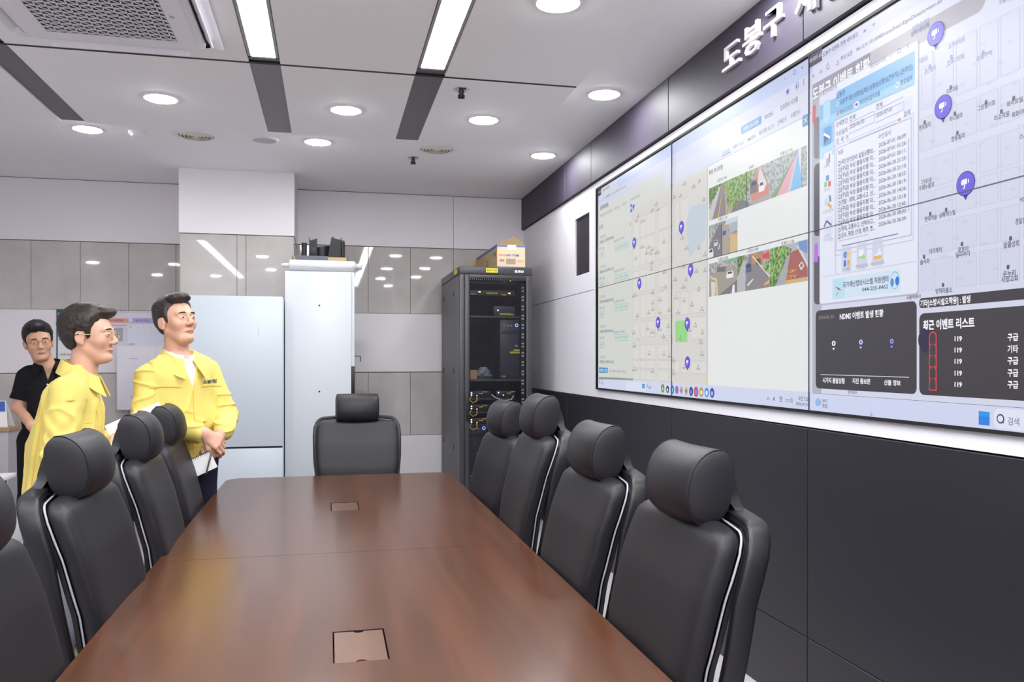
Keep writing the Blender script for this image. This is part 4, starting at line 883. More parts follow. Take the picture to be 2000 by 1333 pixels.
for i, (z, word) in enumerate(((1.11, 'upper'), (1.0, 'middle'), (.89, 'lower'))):
    for j, (x0, x1) in enumerate(((-.225, -.035), (.01, .165))):
        unit('video_encoder', 'small video encoder with lit port, %s row, %s of its pair in the rack' % (word, ('left', 'right')[j]), 'network unit', x0, x1, z, z + .05, .2, [(.075, .012, M_LEDO), (.03, .035, M_LEDW), (.03, .018, M_LEDW)] if j == 0 else [(.06, .014, M_LEDO), (.02, .035, M_LEDW)], [(.09, .03, .035, .008), (.12, .042, .04, .007)], 'video encoders in the rack')
    k = B(); k.tube([(-.195, .038, z + .012), (-.215, .02, z - .02), (-.19, .015, z - .045), (-.155, .02, z - .03), (-.15, .04, z + .01)], .0045, 8); o = k.build('patch_cable', mat('yellow_cable', (226, 196, 70), .5), None, 60, loc=RO); tag(o, 'yellow patch cable looping at the %s left encoder in the rack' % word, 'cable')
    k = B(); k.tube([(-.03, .04, z + .02), (.0, .02, z - .005), (.07, .012, z - .03), (.13, .015, z - .022), (.155, .03, z + .01)], .0045, 8); o = k.build('patch_cable', mat('white_cable', (205, 205, 212), .5), None, 60, loc=RO); tag(o, 'white patch cable hanging across the %s encoder row in the rack' % word, 'cable')
k = B(); k.box(-.25, .17, .04, .5, .87, .888); k.box(-.25, .17, .04, .5, .978, .996); k.box(-.25, .17, .04, .5, 1.085, 1.106)
k.build('shelf', M_RACK, rk)
t = unit('network_recorder', 'network recorder with a row of blue lit ports near the bottom of the rack', 'network unit', -.225, .17, .30, .40, .4, [(.05, .045, M_LEDB), (.055, .055, M_LEDW)] + [(.03 + q * .02, .02, M_LEDW) for q in range(8)], [(.01, .06, .04, .01)])
k = B()
for q in range(16): k.box(-.19 + q * .022, -.176 + q * .022, -.002, 0, .072, .092)
k.build('grille', M_GREYPL, t)
unit('battery_unit', 'flat black unit with yellow labels at the bottom of the rack', 'network unit', -.24, .17, .09, .21, .5, [], [(.0, .09, .09, .03), (.0, .03, .1, .03)])

# cartons on the rack
def open_carton(name, label, loc, rz, lx, ly, h, t=.006):
    o = thing(name, label, 'box', loc, rz)
    b = B(); b.box(0, lx, 0, ly, 0, t); b.box(0, lx, 0, t, 0, h); b.box(0, lx, ly - t, ly, 0, h); b.box(0, t, 0, ly, 0, h); b.box(lx - t, lx, 0, ly, 0, h); b.build('body', M_CARD, o)
    return o
bx = open_carton('lamp_carton', 'long cardboard carton for LED lamps with raised flaps on the server rack', (1.345, 6.57, RZT), 0, .235, .95, .19)
M_CBLUE = mat('blue_print', (92, 110, 158), .7); M_CRED = mat('red_print', (206, 130, 110), .7); M_CGREY = mat('grey_print', (160, 140, 128), .7)
k = B(); k.add([(.0, 0, .19), (.235, 0, .19), (.14, -.004, .262)], [(0, 1, 2)]); k.add([(0, .02, .192), (.235, .02, .192), (.14, .016, .262)], [(0, 1, 2)])
k.build('flap', mat('inner_cardboard', (150, 126, 86), .8), bx)
k = B(); k.prism([(0, .03, .19), (0, .95, .19), (.004, .95, .19), (.06, .55, .235), (.05, .03, .235)], (.004, 0, .003)); k.build('flap', M_CARD, bx)
k = B(); y = -.0012
k.box(0, .235, y, 0, 0, .19, 0); y = -.002
for x0, x1, z0, z1, m in ((0, .085, .172, .188, 1), (.16, .235, .172, .188, 1), (0, .235, .002, .010, 1), (.088, .158, .15, .188, 4), (.155, .185, .095, .112, 1), (.075, .155, .03, .075, 3), (.02, .06, .05, .07, 3), (.165, .225, .05, .054, 3), (.165, .225, .06, .063, 3)): k.box(x0, x1, y, 0, z0, z1, m)
front_text(k, 'LED T5', .075, -.0025, .105, .017, .075, 1, .04); front_text(k, 'lighting', .015, -.0025, .107, .017, .05, 2, .02)
k.build('printed_end', [M_CARDL, M_CBLUE, M_CRED, M_CGREY, M_PAPER], bx)
k = B(); k.box(-.0015, 0, .01, .94, .0, .19, 1); k.box(-.0025, 0, .0, .95, .168, .19, 0); k.box(-.0025, 0, .06, .12, .1, .14, 0); k.box(-.0025, 0, .38, .46, .06, .1, 0); k.box(-.003, 0, .395, .445, .07, .09, 1); k.build('printed_side', [M_CBLUE, M_CARD], bx)
k = B(); k.box(0, .19, 0, .006, 0, .17); o = k.build('cardboard_sheet', M_CARD, None, loc=(1.30, 7.50, RZT)); tag(o, 'plain brown cardboard sheet standing behind the lamp carton on the rack', 'cardboard')

# ------------------------------------------------------------------ white cabinet and refrigerator
M_CAB = mat('white_cabinet', (196, 201, 206), .3); M_FRIDGE = mat('pale_glass_door', (192, 201, 210), .3)
CX0, CX1, CY0, CY1, CZ = -.327, .197, 6.50, 6.98, 2.10
cb = thing('tall_cabinet', 'tall narrow white cabinet standing left of the far chair, boxes on top', 'cabinet', ((CX0 + CX1) / 2, CY0, 0)); hw = (CX1 - CX0) / 2
b = B(); b.box(-hw + .02, hw, .022, CY1 - CY0, 0.04, CZ, r=.003); b.box(-hw + .03, hw - .02, .05, CY1 - CY0 - .02, 0, .05); b.build('body', M_CAB, cb, 30)
b = B(); b.box(-hw, hw - .026, 0, .02, .05, CZ - .002, r=.003); dr = b.build('door', M_CAB, cb, 30)
for z in (1.835, 1.17):
    k = B(); k.cyl((-.005, -.004, z), (-.005, .002, z), .007, n=14); k.build('lock', M_BLACKPL, dr, 40)
k = B(); k.box(hw - .024, hw + .002, .004, .03, 1.135, 1.365, r=.002); k.build('handle', M_BLACKPL, cb, 30)
k = B(); k.box(hw, hw + .05, .05, .06, 1.44, 1.447); k.box(hw + .043, hw + .05, .05, .06, 1.40, 1.44); k.build('hook', M_BLACKPL, cb)
FX0, FX1, FY0, FY1, FZ = -1.02, -.335, 6.35, 7.02, 1.888
fg = thing('refrigerator', 'pale glossy refrigerator with a lower drawer behind the man with the notepad', 'refrigerator', ((FX0 + FX1) / 2, FY0, 0)); hw = (FX1 - FX0) / 2
b = B(); b.box(-hw, hw, .05, FY1 - FY0, .03, FZ - .008, r=.004); b.build('body', mat('fridge_side', (206, 212, 224), .35), fg, 30)
b = B(); b.box(-hw, hw, 0, .045, .77, FZ, r=.006); d1 = b.build('door', M_FRIDGE, fg, 30)
b = B(); b.box(-hw, hw, 0, .045, .06, .757, r=.006); b.build('drawer', M_FRIDGE, fg, 30)
b = B(); b.box(-hw + .004, hw - .004, .02, .05, .755, .772); b.build('gap_trim', M_GAP, fg)
k = B()
for z in (1.60, 1.615, 1.63, 1.645, 1.665): k.box(.165, .172, -.0008, 0, z, z + .005)
k.build('control_mark', M_GREYPL, d1)

# things on the cabinet
tr = thing('cardboard_tray', 'low brown cardboard tray with a dark flap on the white cabinet', 'box', (-.275, 6.62, CZ))
b = B(); b.box(0, .42, 0, .006, 0, .125); b.box(0, .42, .3, .306, 0, .125); b.box(0, .006, 0, .306, 0, .125); b.box(.414, .42, 0, .306, 0, .125); b.box(0, .42, 0, .306, 0, .006); b.build('body', M_CARD, tr)
k = B(); k.box(.02, .27, -.010, -.004, .052, .132, 0); k.build('dark_flap', mat('slate_card', (96, 96, 108), .7), tr)
k = B(); k.box(.0, .16, -.026, -.012, .05, .086); k.box(0, .42, -.02, 0, .03, .04); k.build('lower_flap', M_CARD, tr)
k = B(); k.box(.33, .4, -.0015, 0, .05, .074, 0); k.box(.333, .397, -.002, 0, .053, .071, 1); front_text(k, 'A0531', .336, -.0025, .062, .013, .058, 0); front_text(k, '1042014', .332, -.0018, .085, .014, .066, 0); k.build('print', [mat('dark_print', (70, 60, 46), .7), M_CARD], tr)
M_BP2 = mat('black_stand_plastic', (15, 15, 17), .5)
def stand(name, label, x, y, build): 
    b = B(); build(b); o = b.build(name, M_BP2, None, 40, loc=(x, y, CZ + .007)); tag(o, label, 'monitor stand', 'black plastic stands in the tray')
def s1(b):
    b.tube([(0, 0, 0), (0, 0, .235)], .021, 16); b.prism([(.03, 0, 0), (.1, 0, 0), (.1, 0, .275), (.04, 0, .255)], (0, .03, 0)); b.box(.036, .042, .005, .02, .25, .28); b.box(.05, .09, -.006, .0, .13, .2, r=.003)
def s2(b): b.ring([[(.06 * math.cos(a) * 1.2, .08 * math.sin(a), z + .012 * math.cos(a)) for a in [2 * math.pi * k / 28 for k in range(28)]] for z in (0, .2, .215)])
def s3(b): b.prism([(0, 0, 0), (.115, 0, 0), (.15, 0, .255), (.045, 0, .28)], (0, .03, 0)); b.tube([(.135, -.012, 0), (.135, -.012, .24)], .016, 12); b.box(.055, .062, .01, .02, .27, .29); b.box(.118, .126, .01, .02, .25, .28)
stand('monitor_stand', 'black plastic stand with a round post at the left of the tray', .085 - .275, 6.70, s1)
stand('monitor_stand', 'rounded black plastic base in the middle of the tray', .225 - .275, 6.80, s2)
stand('monitor_stand', 'slanted black plastic stand at the right of the tray', .25 - .275, 6.66, s3)
M_FILM = mat('white_plastic_film', (196, 198, 201), .35)
b = B(); n = 26; rs = random.Random(9)
b.ring([[(x, (.042 + rs.uniform(-.002, .002)) * sc * math.cos(a), .047 + (.045 + rs.uniform(-.002, .002)) * sc * math.sin(a)) for a in [2 * math.pi * k / n for k in range(n)]] for x, sc in ((-.30, .3), (-.27, .38), (-.245, .42), (-.24, .95), (-.22, 1), (-.1, 1), (.0, 1), (.1, 1), (.2, 1), (.24, 1), (.255, .95), (.262, .6), (.285, .45), (.30, .5))])
o = b.build('plastic_roll', M_FILM, None, 60, loc=(-.055, 6.56, CZ)); tag(o, 'thick roll of white plastic film along the front top edge of the cabinet', 'plastic roll')
b = B(); b.ring([[(x, (.02 + rs.uniform(-.008, .008)) * math.cos(a), z + (.03 + rs.uniform(-.01, .01)) * math.sin(a)) for a in [2 * math.pi * k / 10 for k in range(10)]] for x, z in ((0, .045), (.02, .055), (.035, .062), (.042, .075))])
o = b.build('clear_wrap', mat('clear_wrap', (205, 208, 214), .25), None, 40, loc=(.215, 6.575, CZ - .01)); o.parent = None; tag(o, 'crumpled clear wrap at the right end of the white plastic roll', 'wrap')

# ------------------------------------------------------------------ back wall: poster, calendars, metal box
def flat(name, label, cat, px0, px1, py0, py1, Y, t, mats, draw):
    x0, z1 = back_pt(px0, py0, Y); x1, z0 = back_pt(px1, py1, Y); o = thing(name, label, cat, (x0, Y, z0)); w_, h = x1 - x0, z1 - z0
    draw(o, w_, h, t); return o
YB = WY - .016
def dposter(o, w_, h, t):
    k = B(); k.box(0, w_, 0, t, 0, h, r=.002); k.build('frame', mat('green_frame', (38, 84, 66), .5), o)
    k = B(); k.box(.012, w_ - .012, -.002, 0, .012, h - .03, 0); k.prism([(.012, -.0025, h * .45), (w_ - .012, -.0025, h * .62), (w_ - .012, -.0025, h - .03), (.012, -.0025, h - .03)], (0, .001, 0), 1); k.prism([(.012, -.003, h * .4), (w_ * .5, -.003, h * .62), (w_ - .012, -.003, h * .5), (w_ - .012, -.003, h * .36)], (0, .001, 0), 2)
    front_text(k, '안전한 도봉', .03, -.0035, h * .12, .016, w_ * .34, 3); k.build('print', [mat('poster_white', (222, 226, 230), .6), mat('poster_sky', (120, 160, 214), .6), mat('poster_hills', (110, 150, 130), .6), mat('poster_ink', (120, 60, 50), .6)], o)
flat('framed_poster', 'green framed poster with blue sky on the wall between the two left men', 'poster', 110, 168, 604, 705, YB - .008, .008, None, dposter)
M_LILAC = mat('lilac_print', (176, 174, 220), .7); M_ORANGE = mat('orange_print', (224, 160, 148), .7); M_INK = mat('grey_ink', (170, 166, 172), .7); M_SHEET = mat('pale_sheet', (214, 212, 222), .7)
def dnotice(o, w_, h, t):
    k = B(); k.box(0, w_, 0, t, 0, h); k.build('sheet', M_SHEET, o)
    k = B(); q = w_ * .52
    k.box(.02, q - .02, -.001, 0, h - .10, h - .06, 0); k.box(.02, q - .02, -.001, 0, h - .125, h - .118, 0); k.box(q + .01, w_ - .02, -.001, 0, h - .10, h - .055, 1)
    for r_ in range(17):
        z = h - .15 - r_ * (h - .2) / 17
        for x in (.02, .13, .22): k.box(x, x + (.09 if x < .1 else .06), -.001, 0, z, z + .006, 2)
    for r_ in range(5): k.box(q + .01, w_ - .04, -.001, 0, h - .13 - r_ * .022, h - .124 - r_ * .022, 2)
    front_text(k, '재난안전 비상연락망', .03, -.0016, h - .08, .018, q - .09, 3); front_text(k, '7월 당직 근무표', q + .03, -.0016, h - .078, .016, (w_ - q) * .5, 3)
    k.build('print', [M_ORANGE, M_LILAC, M_INK, mat('notice_ink', (120, 60, 90), .7)], o)
    k = B()
    for j in range(int(w_ / .016)): k.tube([(.01 + j * .016, -.004, h - .012), (.01 + j * .016, -.004, h + .008), (.01 + j * .016, .004, h + .004)], .0016, 5)
    k.build('wire_binding', M_GREYPL, o)
flat('wall_notice', 'wide notice sheet with orange and lilac headings on the wall', 'notice', 194, 312, 608, 680, YB - .004, .004, None, dnotice)
def dcal(o, w_, h, t):
    k = B(); k.box(0, w_, 0, t, 0, h); k.build('sheet', mat('calendar_paper', (214, 218, 230), .6), o)
    k = B()
    for c_ in range(7):
        for r_ in range(5): k.box(.03 + c_ * w_ * .13, .038 + c_ * w_ * .13, -.001, 0, h * .78 - r_ * h * .155, h * .78 - r_ * h * .155 + .003)
    front_text(k, '07', .02, -.0014, h - .035, .014, .02); k.build('print', M_INK, o)
    k = B()
    for j in range(int(w_ / .014)): k.tube([(.008 + j * .014, -.004, h - .008), (.008 + j * .014, -.004, h + .008)], .0015, 5)
    k.build('wire_binding', M_GREYPL, o)
flat('wall_calendar', 'white wire bound calendar sheet hanging over the wide notice', 'calendar', 248, 345, 631, 672, YB - .014, .003, None, dcal)
x0, z1 = back_pt(228, 676, 7.56); x1, z0 = back_pt(334, 800, 7.56)
o = thing('wall_box', 'flat white metal box on the wall below the calendar', 'wall box', (x0, 7.56, z0)); w_, h = x1 - x0, z1 - z0
b = B(); b.box(0, w_, 0, YB - 7.56, 0, h, r=.004); b.build('body', mat('wall_box_white', (222, 221, 230), .35), o, 30)
k = B(); k.box(.10, .17, -.001, 0, h - .112, h - .107); k.build('name_strip', M_INK, o)
k = B(); k.cyl((w_ * .27, -.004, .11), (w_ * .27, .001, .11), .007, n=12); k.build('lock', M_INK, o)
k = B(); k.box(w_ * .64, w_ * .66, -.002, 0, h - .16, h - .01); k.build('painted_reflection', M_PAPER, o)  # bright reflection on the box front, put in as a thin white strip
x0, z0 = back_pt(262, 668, YB - .03); b = B(); b.box(0, .42, -.03, 0, -.05, .0, r=.004); o = b.build('pen_ledge', mat('clear_ledge', (220, 220, 228), .2), None, loc=(x0, YB, 1.56)); tag(o, 'narrow pale ledge on the wall right above the white metal box', 'ledge')

# ------------------------------------------------------------------ things at the left edge: desk, shredder, low cabinet with a standing sign
M_DESK = mat('white_desk', (232, 230, 234), .4)
dk = thing('side_desk', 'white desk corner showing behind the near left chair', 'desk', (-1.88, 5.6, 0))
b = B(); b.box(-1.4, 0, -.72, 0, .695, .72, r=.003); b.build('desktop', M_DESK, dk, 30)
for x in (-.06, -1.34):
    for y in (-.66, -.06): b = B(); b.box(x - .02, x + .02, y - .02, y + .02, 0, .695); b.build('leg', M_STEEL, dk)
sh = thing('paper_shredder', 'white paper shredder with a bin window standing behind the left chairs', 'shredder', (-1.79, 4.78, 0)); 
b = B(); R = []
for z, g in ((.035, -.004), (.05, 0), (.44, 0), (.445, .006), (.56, .012), (.585, .0), (.597, -.03)): R.append([(x, y, z) for x, y in rrect(-.16 - g, .16 + g, -.2 - g, .2 + g, .03, 4)])
b.ring(R); b.build('body', mat('shredder_white', (224, 224, 232), .35), sh, 30)
k = B(); k.box(.158, .164, -.06, .06, .2, .42, 0); k.box(.16, .1655, -.05, .05, .2, .3, 1); k.build('bin_window', [mat('smoked_window', (70, 72, 80), .15), mat('paper_shreds', (206, 206, 200), .8, noise=(90, .3))], sh)
k = B(); k.box(-.1, .1, .0, .02, .596, .599, 1); k.box(-.06, .06, -.12, -.1, .596, .599, 0); put_text(k, 'SHRED', lambda u, v: (-.06 + u, -.06 + v, .6), .03, .1, 0, .03); k.build('control_panel', [mat('blue_ink', (70, 96, 170), .5), M_BLACKPL], sh)
for x in (-.12, .12):
    for y in (-.15, .15): k = B(); k.cyl((x - .01, y, .018), (x + .01, y, .018), .018, n=14); k.build('caster', M_BLACKPL, sh, 40)
x0, z0 = back_pt(15, 836, 6.95)
lc = thing('low_cabinet', 'low grey cabinet with a wooden top at the left edge of the picture', 'cabinet', (x0, 6.95, 0))
b = B(); b.box(-.8, 0, .01, .55, .03, z0 - .03, r=.003); b.build('body', mat('grey_laminate', (178, 176, 180), .45), lc, 30)
b = B(); b.box(-.81, .01, 0, .56, z0 - .03, z0, r=.002); b.build('top', wood_mat('oak_top', (150, 120, 88), (176, 146, 110), (190, 160, 124), .4, .2), lc)
k = B(); k.box(-.4, -.397, .004, .01, .05, z0 - .05); k.build('door_gap', M_GAP, lc)
sg = thing('desk_calendar', 'blue and white standing desk calendar on the wooden topped cabinet', 'calendar', (x0 - .11, 7.05, z0))
k = B(); k.prism([(-.15, 0, 0), (.075, 0, 0), (.045, .05, .2), (-.15, .05, .2)], (0, .004, 0)); k.build('front_leaf', M_PAPER, sg); k = B(); k.prism([(-.14, .12, 0), (.085, .12, 0), (.045, .056, .2), (-.15, .056, .2)], (0, .004, 0)); k.build('back_leaf', M_PAPER, sg)
k = B(); k.prism([(-.14, .025, .12), (.05, .025, .12), (.04, .046, .195), (-.14, .046, .195)], (0, -.003, 0)); k.build('blue_print', mat('calendar_blue', (66, 96, 180), .6), sg)

# ------------------------------------------------------------------ ceiling fittings
def sprinkler(x, y, z, label):
    t = thing('sprinkler', label, 'sprinkler', (x, y, z), 0, 'ceiling sprinklers')
    k = B(); k.lathe([(.0, -.002), (.042, -.004), (.045, -.001), (.045, 0)], n=28); k.build('escutcheon', M_CHROME, t, 50)
    k = B(); k.lathe([(.014, 0), (.016, -.02), (.012, -.03), (.02, -.034), (.02, -.05), (.0, -.052)], n=20); k.build('head', mat('dark_sprinkler', (60, 60, 66), .3, metal=.6), t, 40)
sprinkler(.728, 4.56, PZ, 'chrome sprinkler head on the ceiling panel right of the light strip')
sprinkler(.633, 6.31, WZ, 'small chrome sprinkler head on the white ceiling near the back wall')
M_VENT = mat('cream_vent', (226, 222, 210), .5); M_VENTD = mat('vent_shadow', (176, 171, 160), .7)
def vent(x, y, label):
    t = thing('air_diffuser', label, 'ceiling vent', (x, y, WZ), 0, 'round ceiling vents')
    k = B(); k.lathe([(.118, -.004), (.122, -.010), (.155, -.006), (.165, 0)], n=48); k.build('outer_ring', M_WHITEPL, t, 40)
    k = B()
    for r in (.112, .088, .064, .04): k.lathe([(r, -.004), (r - .012, -.016), (r - .016, -.014), (r - .006, -.002)], n=40)
    k.lathe([(0, -.014), (.018, -.014), (.02, -.004)], n=24); k.build('cone', M_VENT, t, 40)
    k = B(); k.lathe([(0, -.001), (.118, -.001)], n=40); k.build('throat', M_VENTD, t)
vent(-.894, 6.0, 'cream round air diffuser beside the smoke detector near the back wall'); vent(.775, 6.0, 'cream round air diffuser beyond the right ceiling channel')
t = thing('smoke_detector', 'small white smoke detector between the left downlight and a round vent', 'smoke detector', (-1.271, 6.0, WZ)); k = B(); k.lathe([(.058, 0), (.058, -.012), (.045, -.028), (.03, -.036), (0, -.037)], n=32); k.build('housing', M_WHITEPL, t, 50); k = B(); k.box(-.03, -.024, -.04, -.034, -.03, -.024); k.build('indicator_light', M_LEDW, t)
t = thing('ceiling_speaker', 'flat white disc speaker at the far end of the left ceiling channel', 'ceiling speaker', (-.443, 6.01, WZ)); k = B(); k.lathe([(.10, 0), (.10, -.008), (.085, -.014), (.082, -.008)], n=40); k.build('rim', M_WHITEPL, t, 40); k = B(); k.lathe([(.082, -.008), (0, -.009)], n=40); k.build('grille', mat('speaker_cloth', (196, 196, 200), .8), t)

# four-way cassette air conditioner
AX, AY, AR = -.955, 3.755, .46
ac = thing('air_conditioner', 'square four-way cassette air conditioner in the ceiling at the upper left', 'air conditioner', (AX, AY, PZ))
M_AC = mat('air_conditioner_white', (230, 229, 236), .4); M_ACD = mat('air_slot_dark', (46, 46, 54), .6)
b = B(); R = []
for r, z in ((AR, 0), (AR, -.012), (AR - .012, -.022), (AR - .055, -.026)): R.append([(x, y, z) for x, y in rrect(-r, r, -r, r, .025, 4)])
b.ring(R, 0, False, False); b.build('outer_frame', M_AC, ac, 40)
b = B(); b.box(-AR + .03, AR - .03, -AR + .03, AR - .03, -.016, -.012); b.build('air_slot', M_ACD, ac)
b = B(); R = []; q = .388
for r, z in ((q - .02, -.014), (q, -.03), (q, -.042), (q - .012, -.05), (q - .04, -.052)): R.append([(x, y, z) for x, y in rrect(-r, r, -r, r, .05, 5)])
b.ring(R, 0, False, False); pn = b.build('centre_panel', M_AC, ac, 40)
gq = .275
b = B(); fr_ = rrect(-q + .04, q - .04, -q + .04, q - .04, .02, 3)
b.box(-q + .03, q - .03, -q + .03, -gq, -.054, -.05); b.box(-q + .03, q - .03, gq, q - .03, -.054, -.05); b.box(-q + .03, -gq, -gq, gq, -.054, -.05); b.box(gq, q - .03, -gq, gq, -.054, -.05)
b.build('grille_border', M_AC, pn)
b = B(); st = .044; nn = int(2 * gq / st)
for i in range(nn + 1):
    p = -gq + i * st; b.box(p - .0025, p + .0025, -gq, gq, -.0545, -.0515); b.box(-gq, gq, p - .003, p + .003, -.0545, -.0515)
for i in range(-nn, nn + 1):
    c0 = i * st; lo, hi = max(-gq, -gq + c0), min(gq, gq + c0)
    if hi - lo > .01: b.prism([(lo, lo - c0 - .0035, -.0545), (hi, hi - c0 - .0035, -.0545), (hi, hi - c0 + .0035, -.0545), (lo, lo - c0 + .0035, -.0545)], (0, 0, .003))
b.build('intake_grille', M_AC, pn)
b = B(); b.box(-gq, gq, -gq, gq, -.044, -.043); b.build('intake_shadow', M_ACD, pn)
k = B(); put_text(k, 'AI', lambda u, v: (gq + .025 + v, -.03 + u, -.0545), .025, .03, 0, .03); k.build('mark', M_GREYPL, pn)
for s in range(4):
    k = B(); k.prism([(-.30, .395, -.022), (.30, .395, -.022), (.30, .425, -.062), (-.30, .425, -.062)], (0, .005, .004)); f_ = k.build('louver', M_AC, ac); f_.rotation_euler = (0, 0, s * math.pi / 2)
    k = B()
    for sx in (-.2, 0, .2): k.box(sx - .004, sx + .004, .39, .402, -.03, -.014)
    h_ = k.build('louver_arm', M_ACD, ac); h_.rotation_euler = (0, 0, s * math.pi / 2)
# ------------------------------------------------------------------ people: smooth solids sculpted on a grid, one continuous body each
class Solid:
    def __init__(s, lo, hi, h):
        s.h = h; s.lo = np.array(lo, float); s.n = np.ceil((np.array(hi) - s.lo) / h).astype(int) + 1
        s.d = np.full(s.n, .2, np.float32)
    def win(s, lo, hi):
        a = np.clip(np.floor((np.array(lo) - s.lo) / s.h).astype(int), 0, s.n); c = np.clip(np.ceil((np.array(hi) - s.lo) / s.h).astype(int) + 1, 0, s.n)
        sl = tuple(slice(i, j) for i, j in zip(a, c))
        g = [(s.lo[k] + s.h * np.arange(a[k], c[k])).astype(np.float32) for k in range(3)]
        return sl, g[0][:, None, None], g[1][None, :, None], g[2][None, None, :]
    def mix(s, lo, hi, f, k=.02, sub=False):
        m = k + .03; sl, x, y, z = s.win(np.array(lo) - m, np.array(hi) + m)
        if 0 in s.d[sl].shape: return s
        a = s.d[sl]; b_ = f(x, y, z)
        if sub: a = -a
        t = np.clip(.5 + .5 * (b_ - a) / max(k, 1e-5), 0, 1); r = b_ * (1 - t) + a * t - k * t * (1 - t)
        s.d[sl] = -r if sub else r
        return s
    def rc(s, a, b_, ra, rb, k=.02, sc=(1, 1, 1), sub=False):    # tapering limb; sc flattens the section
        a = np.array(a, float); b_ = np.array(b_, float); q = np.array(sc, float); A = a / q; D = b_ / q - A; L = max(float(D @ D), 1e-9); ms = min(sc)
        def f(x, y, z):
            px, py, pz = x / q[0] - A[0], y / q[1] - A[1], z / q[2] - A[2]
            t = np.clip((px * D[0] + py * D[1] + pz * D[2]) / L, 0, 1)
            return (np.sqrt((px - t * D[0]) ** 2 + (py - t * D[1]) ** 2 + (pz - t * D[2]) ** 2) - (ra + (rb - ra) * t)) * ms
        r = max(ra, rb) * max(sc); return s.mix(np.minimum(a, b_) - r, np.maximum(a, b_) + r, f, k, sub)
    def chain(s, pts, rr, k=.02, sc=(1, 1, 1)):
        for i in range(len(pts) - 1): s.rc(pts[i], pts[i + 1], rr[i], rr[i + 1], k, sc)
        return s
    def ell(s, c, r, k=.02, R=None, sub=False):
        c = np.array(c, float); r = np.array(r, float); M = np.eye(3) if R is None else np.array(R).T
        def f(x, y, z):
            X, Y, Z = x - c[0], y - c[1], z - c[2]
            u, v, w_ = (M[i, 0] * X + M[i, 1] * Y + M[i, 2] * Z for i in range(3))
            k0 = np.sqrt((u / r[0]) ** 2 + (v / r[1]) ** 2 + (w_ / r[2]) ** 2); k1 = np.sqrt((u / r[0] ** 2) ** 2 + (v / r[1] ** 2) ** 2 + (w_ / r[2] ** 2) ** 2) + 1e-6
            return k0 * (k0 - 1) / k1
        m = max(r); return s.mix(c - m, c + m, f, k, sub)
    def cut(s, p, n, lo=None, hi=None):                          # keep the side the normal points away from
        p = np.array(p, float); n = np.array(n, float); n /= np.linalg.norm(n)
        sl, x, y, z = s.win(s.lo if lo is None else lo, s.lo + s.n * s.h if hi is None else hi)
        s.d[sl] = np.maximum(s.d[sl], (x - p[0]) * n[0] + (y - p[1]) * n[1] + (z - p[2]) * n[2]); return s
    def ripple(s, f, lo=None, hi=None):
        sl, x, y, z = s.win(s.lo if lo is None else lo, s.lo + s.n * s.h if hi is None else hi); s.d[sl] = s.d[sl] + f(x, y, z).astype(np.float32); return s
    def value(s, p):
        i = np.clip((np.array(p) - s.lo) / s.h, 0, s.n - 1.001); a = i.astype(int); t = i - a; v = 0
        for dx in (0, 1):
            for dy in (0, 1):
                for dz in (0, 1): v += s.d[a[0] + dx, a[1] + dy, a[2] + dz] * (t[0] if dx else 1 - t[0]) * (t[1] if dy else 1 - t[1]) * (t[2] if dz else 1 - t[2])
        return v
    def hit(s, o, d, far=.6):                                    # first surface point along a ray
        o = np.array(o, float); d = np.array(d, float); d /= np.linalg.norm(d); t = 0
        for _ in range(200):
            v = s.value(o + d * t)
            if v < .0008: break
            t += max(v * .7, .0008)
            if t > far: break
        return o + d * t
    def surface(s):
        d = s.d; sg = d < 0; n = np.array(d.shape) - 1
        co = [(i, j, k) for i in (0, 1) for j in (0, 1) for k in (0, 1)]
        sl = lambda c: sg[c[0]:c[0] + n[0], c[1]:c[1] + n[1], c[2]:c[2] + n[2]]
        al = np.ones(n, bool); an = np.zeros(n, bool)
        for c in co: q = sl(c); al &= q; an |= q
        idx = np.argwhere(an & ~al); V = np.stack([d[idx[:, 0] + c[0], idx[:, 1] + c[1], idx[:, 2] + c[2]] for c in co], 1)
        pos = np.zeros((len(idx), 3)); cnt = np.zeros(len(idx))
        for a in range(8):
            for b_ in range(a + 1, 8):
                if sum(abs(p - q) for p, q in zip(co[a], co[b_])) != 1: continue
                m = (V[:, a] < 0) != (V[:, b_] < 0); t = V[m, a] / (V[m, a] - V[m, b_])
                pos[m] += np.array(co[a]) + t[:, None] * (np.array(co[b_]) - np.array(co[a])); cnt[m] += 1
        vs = s.lo + s.h * (idx + pos / cnt[:, None])
        ids = np.full(n, -1, np.int32); ids[idx[:, 0], idx[:, 1], idx[:, 2]] = np.arange(len(idx)); fs = []
        for ax in range(3):
            u, v = (ax + 1) % 3, (ax + 2) % 3
            A = [slice(None)] * 3; Bq = [slice(None)] * 3; A[ax] = slice(0, -1); Bq[ax] = slice(1, None)
            e = np.argwhere(sg[tuple(A)] != sg[tuple(Bq)]); e = e[(e[:, u] > 0) & (e[:, v] > 0) & (e[:, u] < d.shape[u] - 1) & (e[:, v] < d.shape[v] - 1)]
            q = []
            for du, dv in ((1, 1), (0, 1), (0, 0), (1, 0)):
                g = e.copy(); g[:, u] -= du; g[:, v] -= dv; q.append(ids[g[:, 0], g[:, 1], g[:, 2]])
            q = np.stack(q, 1); fl = ~sg[e[:, 0], e[:, 1], e[:, 2]]; q[fl] = q[fl][:, ::-1]; fs.append(q)
        return vs, np.concatenate(fs)
